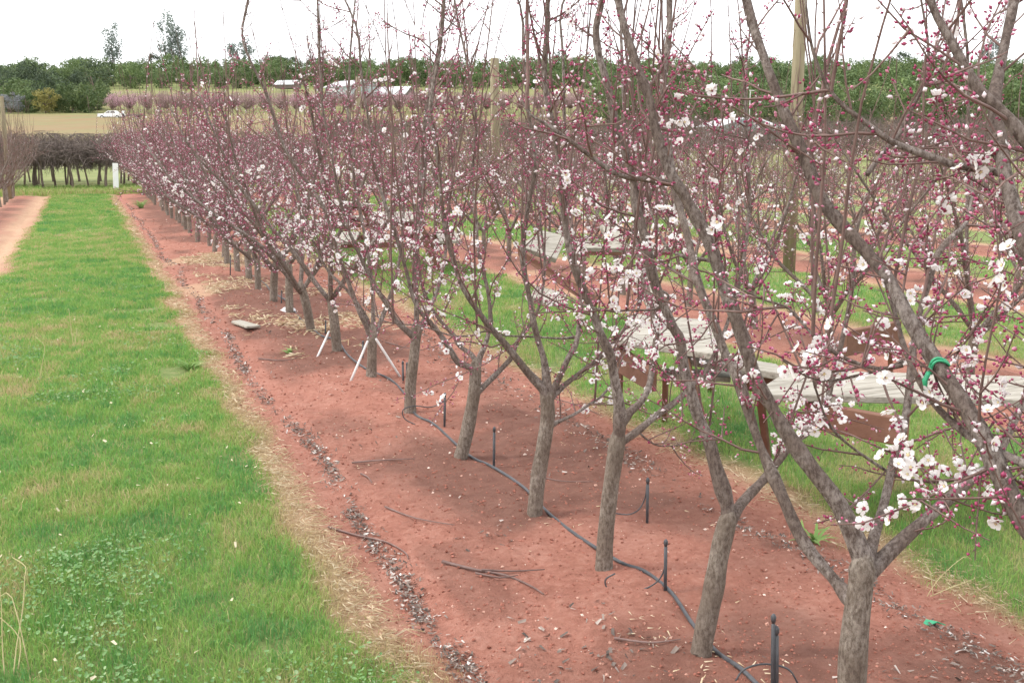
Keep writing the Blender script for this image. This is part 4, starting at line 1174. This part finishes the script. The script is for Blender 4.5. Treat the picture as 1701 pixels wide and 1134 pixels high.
# bare vineyard rows beyond the orchard, right of centre
for j, D in enumerate((60, 70, 80, 92, 106, 122)):
    x0, x1 = (560 if D > 75 else 900), 1790
    x = x0; cnt = 0
    while x < x1:
        cnt += 1
        p = stand(x, D + random.gauss(0, .4))
        vine(p[0], p[1], p[2], random.random() * 6.28, random.uniform(1.05, 1.3), f"bare brown vine beyond the orchard, {nth(j + 1)} vineyard row, {nth(cnt)} from the left", "vines beyond the orchard")
        x += 2.9 * FPX / D * random.uniform(.8, 1.25)

# ================================================================== TREES BEYOND
LEAF_V = np.array([(-.5, 0, 0), (0, -.32, .1), (.5, 0, 0), (0, .32, .12)]); LEAF_T = [(0, 1, 2), (0, 2, 3)]
def crown_mesh(seed, shape, mt, W, H, base, leaf, nclump, per, trunk_r, extra=None):
    """shape: round, column, umbrella, open"""
    R = np.random.default_rng(seed)
    C, S = [], []
    while len(C) < nclump:
        q = R.uniform(-1, 1, 3)
        if shape == 'column': ok = (q[0] ** 2 + q[1] ** 2) < (1 - abs(q[2]) ** 2.2) * R.uniform(.6, 1.15)
        elif shape == 'umbrella': ok = (q @ q) < 1 and q[2] > -.35
        else: ok = .25 < (q @ q) < 1
        if ok: C.append(q); S.append(R.uniform(.16, .34))
    C = np.array(C); S = np.array(S)
    if shape == 'open': C = C * R.uniform(.7, 1.1, (len(C), 1))
    pos, nor = [], []
    for c_, s_ in zip(C, S):
        d = nrm(R.normal(0, 1, (per, 3)))
        rad = s_ * R.uniform(.55, 1.05, (per, 1))
        pos.append(c_ + d * rad); nor.append(d + R.normal(0, .5, (per, 3)) + UP * .3)
    pos = np.vstack(pos) * np.array([W / 2, W / 2, H / 2]); nor = np.vstack(nor)
    pos[:, 2] += base + H / 2
    n_ = len(pos)
    A = frames(nor, R.random(n_) * 6) * (leaf * R.uniform(.6, 1.3, n_))[:, None, None]
    mb = MB(); mb.scatter(LEAF_V, LEAF_T, pos, A)
    crown = mb.mesh("crown", (mt,))
    tb = MB()
    P = grow(np.array([0, 0, -.3]), nrm(np.array([R.normal(0, .05), R.normal(0, .05), 1])), base + H * .55, 6, .02, .06, R)
    tb.tube(P, np.linspace(trunk_r, trunk_r * .4, 7), 7)
    for k in range(5):
        i = R.integers(2, 6); d = nrm(np.array([R.normal(0, 1), R.normal(0, 1), R.uniform(.3, 1.2)]))
        tb.tube(grow(P[i], d, W * .38, 4, .08, .12, R), np.linspace(trunk_r * .45, trunk_r * .12, 5), 5)
    return tb.mesh("trunk", (M['vinewood'],), True), crown
def tree(name, pat, x, y, z, s_, label, group=None, rz=None, sz=1.0):
    root = empty(name, (x, y, z), random.random() * 6.28 if rz is None else rz, label, "tree", group)
    root.scale = (s_, s_, s_ * sz)
    link("trunk", pat[0], root); link("crown", pat[1], root)
    return root
CIT = [crown_mesh(900 + i, 'round', M['citrus'], 8.5, 8.0, -.1, .55, 52, 34, .22) for i in range(4)]
BRI = [crown_mesh(920 + i, 'round', M['bright'], 7.5, 8.2, .3, .42, 60, 44, .22) for i in range(4)]
DRK = [crown_mesh(940 + i, 'round', M['dark'], 9.0, 8.0, 2.0, .5, 50, 34, .3) for i in range(3)]
UMB = [crown_mesh(950 + i, 'umbrella', M['dark'], 12, 6.0, 4.5, .55, 46, 40, .35) for i in range(3)]
EUC = [crown_mesh(960 + i, 'column', M['euca'], 8.5, 21.0, 2.0, .7, 64, 36, .35) for i in range(3)]
OPN = [crown_mesh(970 + i, 'open', M['euca'], 11.5, 13.0, 3.5, .7, 50, 40, .3) for i in range(2)]
YEL = [crown_mesh(980, 'round', M['yellow'], 7, 5.5, .3, .4, 50, 36, .2), crown_mesh(981, 'round', M['grey'], 7, 5.0, .3, .4, 44, 32, .2)]
# hillside grove
for j, D in enumerate((352, 366, 381, 397, 415, 436)):
    x = -60 + 12 * (j % 3); cnt = 0
    while x < 1790:
        cnt += 1
        p = stand(x, D + random.gauss(0, 2))
        if not (D < 360 and 440 < x < 720):
            tree("orchard_tree", CIT[random.randrange(4)], p[0], p[1], p[2] - .3, random.uniform(.62, 1.3), f"round green tree in the hillside grove, {nth(j + 1)} row up, {nth(cnt)} from the left", "trees of the hillside grove")
        x += 8.6 * FPX / D * random.uniform(.82, 1.2)
# dark grove at the left, nearer
for j, D in enumerate((228, 236, 246, 258, 272)):
    x = -40 + 9 * j; cnt = 0
    while x < 172 - 2 * j:
        cnt += 1
        p = stand(x, D + random.gauss(0, 1.5))
        tree("grove_tree", (CIT + DRK)[random.randrange(7)], p[0], p[1], p[2] - .2, random.uniform(.72, 1.0) * (.85 if j == 0 else 1), f"dark grove tree behind the brown field, {nth(j + 1)} row back, {nth(cnt)} from the left", "trees of the dark grove at the left")
        x += 4.2 * FPX / D * random.uniform(.8, 1.2)
p = stand(80, 223); tree("yellow_bush", YEL[0], p[0], p[1], p[2] - .1, .85, "yellow-green bush in front of the dark grove")
p = stand(22, 221); tree("grey_bush", YEL[1], p[0], p[1], p[2] - .1, .8, "silvery grey bush at the left edge of the brown field")
# bright trees at the right
for j, D in enumerate((150, 159, 170, 183)):
    x = 1010 + 40 * j - (0 if j < 2 else 80); cnt = 0
    while x < 1800:
        cnt += 1
        p = stand(x, D + random.gauss(0, 1.5))
        tree("windbreak_tree", BRI[random.randrange(4)], p[0], p[1], p[2] - .2, random.uniform(.55, 1.12), f"bushy green windbreak tree, {nth(j + 1)} row back, {nth(cnt)} from its left end", "trees of the windbreak at the right")
        x += 6.0 * FPX / D * random.uniform(.8, 1.2)
# skyline
SKY = [("tall_tree", EUC[0], 198, 452, 1.0, 30, "tall slender grey-green tree alone on the skyline"),
       ("tall_tree", EUC[1], 288, 452, 1.12, 0, "tallest skyline tree, left trunk of the pair"),
       ("tall_tree", EUC[2], 305, 455, .95, 0, "shorter right companion of the tallest skyline tree"),
       ("skyline_tree", OPN[0], 404, 450, 1.05, 0, "loose open skyline tree right of the tallest pair"),
       ("skyline_tree", UMB[0], 143, 450, .72, 0, "small umbrella-shaped tree at the left of the skyline"),
       ("skyline_tree", DRK[0], 262, 450, 1.0, 0, "dark rounded tree just left of the tallest pair"),
       ("skyline_tree", DRK[1], 238, 448, .7, 0, "low dark tree between the two tallest skyline trees"),
       ("skyline_tree", UMB[1], 462, 448, .85, 0, "broad flat-topped dark tree above the white roofs"),
       ("skyline_tree", UMB[2], 490, 452, .8, 0, "flat-topped dark tree, second of the broad pair"),
       ("skyline_tree", UMB[0], 528, 448, .75, 0, "flat-topped dark tree right of the broad pair"),
       ("skyline_tree", CIT[1], 615, 446, 1.15, 0, "rounded olive tree standing above the gabled roof"),
       ("skyline_tree", UMB[2], 680, 450, .8, 0, "low spreading dark tree right of the olive skyline tree"),
       ("skyline_tree", DRK[2], 925, 450, 1.05, 0, "dark rounded skyline tree right of the middle post"),
       ("skyline_tree", YEL[0], 975, 446, 1.6, 0, "yellowish rounded tree on the skyline"),
       ("skyline_tree", DRK[0], 1045, 450, .8, 0, "small dark skyline tree behind the crossing limbs"),
       ("skyline_tree", DRK[1], 1228, 450, .9, 0, "dark skyline tree above the grey shed"),
       ("skyline_tree", DRK[2], 1358, 450, .85, 0, "dark skyline tree right of the tallest post"),
       ("skyline_tree", DRK[0], 1490, 440, 1.1, 0, "wide dark skyline tree between bare limbs at the right"),
       ("skyline_tree", OPN[1], 1640, 430, 1.0, 0, "open dark skyline tree near the right edge")]
for nm, pat, x, D, s_, _, lab in SKY:
    p = stand(x, D); tree(nm, pat, p[0], p[1], p[2] - .3, s_, lab)
# pink orchard in bloom below the hill
def bloom_pattern(seed, mt):
    R = np.random.default_rng(seed)
    t, c = crown_mesh(seed, 'open', mt, 4.2, 3.6, .9, .16, 40, 30, .1)
    tb = MB()
    for i in range(60):
        d = nrm(np.array([R.normal(0, .7), R.normal(0, .7), 1]))
        tb.tube(grow(np.array([0, 0, .8]) + d * .3, d, R.uniform(1.5, 3.4), 4, .06, .1, R), np.linspace(.035, .012, 5), 3, cap=False)
    return t, c, tb.mesh("twigs", (M['fartwig'],))
BLM = [bloom_pattern(1000, M['pinkbl']), bloom_pattern(1001, M['mauve']), bloom_pattern(1002, M['mauve'])]
for j, D in enumerate((222, 229, 237)):
    x = 190 + 5 * j; cnt = 0
    while x < 1000:
        cnt += 1
        p = stand(x, D + random.gauss(0, .6))
        pat = BLM[0] if x < 250 or (random.random() < .25 and x < 560) else BLM[1 + random.randrange(2)]
        root = empty("peach_tree", p, random.random() * 6.28, (f"pink flowering tree {nth(cnt)} from the left in strip row {nth(j + 1)} below the hill" if pat is BLM[0] else f"mauve budding tree {nth(cnt)} from the left in strip row {nth(j + 1)} below the hill"), "tree", ("pink flowering trees beyond the field" if pat is BLM[0] else "mauve budding trees beyond the field"))
        root.scale = (.9,) * 3
        link("trunk", pat[0], root); link("crown", pat[1], root); link("twigs", pat[2], root, "stuff")
        x += 3.3 * FPX / D * random.uniform(.8, 1.2)

# ================================================================== SHEDS, CAR, PERSON
def shed(x, D, w, dpt, h, rise, rz, wall, label, doors=0, z0=-.3):
    p = stand(x, D)
    root = empty("shed", (p[0], p[1], p[2] + z0), rz, label, "shed", "farm sheds beyond the orchard")
    mb = MB()
    V = [(-w / 2, -dpt / 2, 0), (w / 2, -dpt / 2, 0), (w / 2, dpt / 2, 0), (-w / 2, dpt / 2, 0), (-w / 2, -dpt / 2, h), (w / 2, -dpt / 2, h), (w / 2, dpt / 2, h), (-w / 2, dpt / 2, h), (0, -dpt / 2, h + rise), (0, dpt / 2, h + rise)]
    mb.add(V, [(4, 5, 8), (6, 7, 9)], [(0, 1, 5, 4), (1, 2, 6, 5), (2, 3, 7, 6), (3, 0, 4, 7)])
    link("wall", mb.mesh("wall", (wall,)), root)
    ov = .35
    for s_ in (-1, 1):
        rb = MB()
        a = np.array([0, -dpt / 2 - ov, h + rise + .06]); c = np.array([s_ * (w / 2 + ov), -dpt / 2 - ov, h - ov * rise / (w / 2) + .06])
        q = np.array([a, c, c + (0, dpt + 2 * ov, 0), a + (0, dpt + 2 * ov, 0)])
        rb.add(np.vstack([q, q - (0, 0, .08)]), None, [(0, 1, 2, 3), (7, 6, 5, 4), (0, 4, 5, 1), (1, 5, 6, 2), (2, 6, 7, 3), (3, 7, 4, 0)])
        link("roof", rb.mesh("roof", (M['roof'],)), root)
    for k in range(doors):
        db = MB(); db.box((-w * .25 + k * w * .4, -dpt / 2 - .03, h * .4), (w * .16, .06, h * .8)); link("door", db.mesh("door", (M['glass'],)), root)
shed(586, 262, 7.5, 11, 2.6, 1.4, -TH + .75, M['shedwall'], "pale gabled shed with a white roof beside the distant post", 1, 1.2)
shed(482, 330, 5.0, 6, 1.2, 1.2, -TH + 1.3, M['shedbrown'], "small low white-roofed shed at the foot of the hill", 0, .6)
shed(658, 262, 5.0, 8.0, 1.2, 1.7, -TH + 1.15, M['shedbrown'], "dark shed with a long sloping white roof", 1, .9)
shed(1262, 100, 3.0, 5, 1.7, .6, -TH - .3, M['shedwall'], "right gable of the grey-green shed behind the blossom", 1, .25)
shed(1212, 102, 3.6, 5, 1.7, .6, -TH + .25, M['shedwall'], "left gable of the grey-green shed behind the blossom", 1, .25)
p = stand(1243, 112); mb = MB(); mb.tube(np.array([(0, 0, -.3), (0, 0, 2.5), (0, 0, 5.2)]), [.05, .045, .04], 8); mb.box((.18, 0, 5.2), (.5, .12, .08))
o = link("light_pole", mb.mesh("light_pole", (M['pvc'],), False)); o.location = p; tag(o, "thin pale pole standing behind the grey-green shed", "pole")

# car: old white sedan seen from its side, nose to the left
p = stand(188, 199)
car = empty("parked_car", p, -TH, "white sedan parked on the brown field", "car")
def prof(pts, w, nm, mt, inset=0.0, parent=car):
    n_ = len(pts); V = []
    for s_ in (-1, 1):
        for (x, z) in pts:
            V.append((x, s_ * (w / 2 - inset * max(0, z - .85)), z))
    Q = [(k, (k + 1) % n_, n_ + (k + 1) % n_, n_ + k) for k in range(n_)]
    import bmesh
    bm = bmesh.new(); vv = [bm.verts.new(v) for v in V]
    for q in Q: bm.faces.new([vv[i] for i in q])
    bm.faces.new(vv[:n_][::-1]); bm.faces.new(vv[n_:])
    bmesh.ops.recalc_face_normals(bm, faces=bm.faces)
    me = bpy.data.meshes.new(nm); bm.to_mesh(me); bm.free(); me.materials.append(mt)
    return link(nm, me, parent)
prof([(-2.25, .35), (-2.25, .78), (-2.1, .88), (-1.0, .95), (-.35, 1.40), (.9, 1.42), (1.35, 1.0), (2.15, .95), (2.25, .8), (2.25, .35)], 1.72, "body", M['white'], .35)
for a_, c_, nm in (((-.78, .98), (-.28, 1.33), 0), ((.08, .98), (.12, 1.34), 1)):
    for s_ in (-1, 1):
        q = [(-.80, .99), (-.30, 1.33), (.02, 1.34), (.02, .99)] if nm == 0 else [(.12, .99), (.12, 1.34), (.82, 1.34), (1.12, .99)]
        V = [(x, s_ * (.86 - .35 * (z - .85) + .012), z) for x, z in q]
        V += [(x, y - s_ * .02, z) for x, y, z in V]
        link("window", mesh_np("window", V, None, [(0, 1, 2, 3), (7, 6, 5, 4), (0, 4, 5, 1), (1, 5, 6, 2), (2, 6, 7, 3), (3, 7, 4, 0)], (M['glass'],)), car)
for x in (-1.4, 1.35):
    for s_ in (-1, 1):
        mb = MB(); mb.tube(np.array([(x, s_ * .66, .31), (x, s_ * .68, .31), (x, s_ * .86, .31), (x, s_ * .875, .31)]), [.27, .31, .31, .27], 14)
        wh = link("wheel", mb.mesh("wheel", (M['tyre'],)), car)
        mb = MB(); mb.tube(np.array([(x, s_ * .86, .31), (x, s_ * .885, .31)]), [.17, .16], 10); link("rim", mb.mesh("rim", (M['pvc'],)), wh)
for s_ in (-1, 1):
    mb = MB(); mb.box((-2.24, s_ * .6, .68), (.06, .3, .14)); link("headlight", mb.mesh("headlight", (M['glass'],)), car)
for zb in (-2.27, 2.27):
    mb = MB(); mb.box((zb, 0, .47), (.1, 1.66, .14)); link("bumper", mb.mesh("bumper", (M['tyre'],)), car)
# low trailer behind the car
p = stand(229, 199.5); tr_ = empty("flat_trailer", p, -TH, "low dark flat trailer standing right of the car", "trailer")
mb = MB(); mb.box((0, 0, .55), (3.0, 1.5, .14)); link("deck", mb.mesh("deck", (M['shedbrown'],)), tr_)
mb = MB(); mb.box((-2.0, 0, .5), (1.1, .1, .1)); link("drawbar", mb.mesh("drawbar", (M['tyre'],)), tr_)
mb = MB(); mb.box((0, -.74, .70), (3.0, .04, .16)); link("side_board", mb.mesh("side_board", (M['wood'],)), tr_)
for s_ in (-1, 1):
    mb = MB(); mb.tube(np.array([(.3, s_ * .6, .28), (.3, s_ * .74, .28)]), [.28, .28], 12); link("wheel", mb.mesh("wheel", (M['tyre'],)), tr_)
# person standing by the tail of the car, one arm raised
p = stand(207.5, 196.5)
per = bpy.data.meshes.new("person")
J = [(0, 0, .95), (0, .0, 1.18), (0, 0, 1.38), (0, 0, 1.50), (0, -.01, 1.62), (0, 0, 1.74),
     (-.19, 0, 1.36), (-.25, -.03, 1.10), (-.23, -.14, .90), (-.22, -.17, .82),
     (.19, 0, 1.37), (.40, -.02, 1.52), (.60, -.02, 1.72), (.66, -.02, 1.79),
     (-.10, 0, .88), (-.12, -.02, .48), (-.12, .03, .08), (-.13, -.13, .04),
     (.10, 0, .88), (.13, -.02, .48), (.14, .03, .08), (.15, -.13, .04)]
Ed = [(0, 1), (1, 2), (2, 3), (3, 4), (4, 5), (2, 6), (6, 7), (7, 8), (8, 9), (2, 10), (10, 11), (11, 12), (12, 13), (0, 14), (14, 15), (15, 16), (16, 17), (0, 18), (18, 19), (19, 20), (20, 21)]
per.from_pydata(J, Ed, [])
po = link("person", per)
sk = po.modifiers.new("skin", 'SKIN'); sb = po.modifiers.new("smooth", 'SUBSURF'); sb.levels = 1; sb.render_levels = 1
rad = [.16, .15, .17, .065, .10, .085, .075, .052, .04, .035, .075, .052, .04, .035, .105, .075, .05, .045, .105, .075, .05, .045]
for i, v in enumerate(per.skin_vertices[0].data):
    v.radius = (rad[i], rad[i] * (.75 if i < 3 else 1)); v.use_root = (i == 0)
mp, n, l, b = new_mat("person_clothes")
tc = n.new("ShaderNodeTexCoord"); sx = n.new("ShaderNodeSeparateXYZ"); l.new(tc.outputs["Object"], sx.inputs[0])
cr = n.new("ShaderNodeValToRGB"); cr.color_ramp.interpolation = 'CONSTANT'
mr = n.new("ShaderNodeMapRange"); mr.inputs["From Max"].default_value = 2.0; l.new(sx.outputs["Z"], mr.inputs["Value"]); l.new(mr.outputs["Result"], cr.inputs["Fac"])
e = cr.color_ramp.elements; e[0].position = 0; e[0].color = (.02, .02, .025, 1); e[1].position = .50; e[1].color = (.75, .76, .78, 1)
q = e.new(.755); q.color = (.45, .28, .2, 1)
l.new(cr.outputs["Color"], b.inputs["Base Color"]); b.inputs["Roughness"].default_value = .8
per.materials.append(mp)
po.location = p; po.rotation_euler = (0, 0, -TH)
tag(po, "person in pale top and dark trousers standing behind the car, one arm raised", "person")
hb = MB(); hv = [(math.cos(a) * .105 * r, math.sin(a) * .115 * r + .01, 1.66 + h) for h, r in ((0, 1.02), (.07, .98), (.12, .7), (.145, .2)) for a in np.arange(10) * .6283]
hb.add(hv, None, [(k * 10 + i, k * 10 + (i + 1) % 10, k * 10 + 10 + (i + 1) % 10, k * 10 + 10 + i) for k in range(3) for i in range(10)])
link("hair", hb.mesh("hair", (M['tyre'],), True), po)
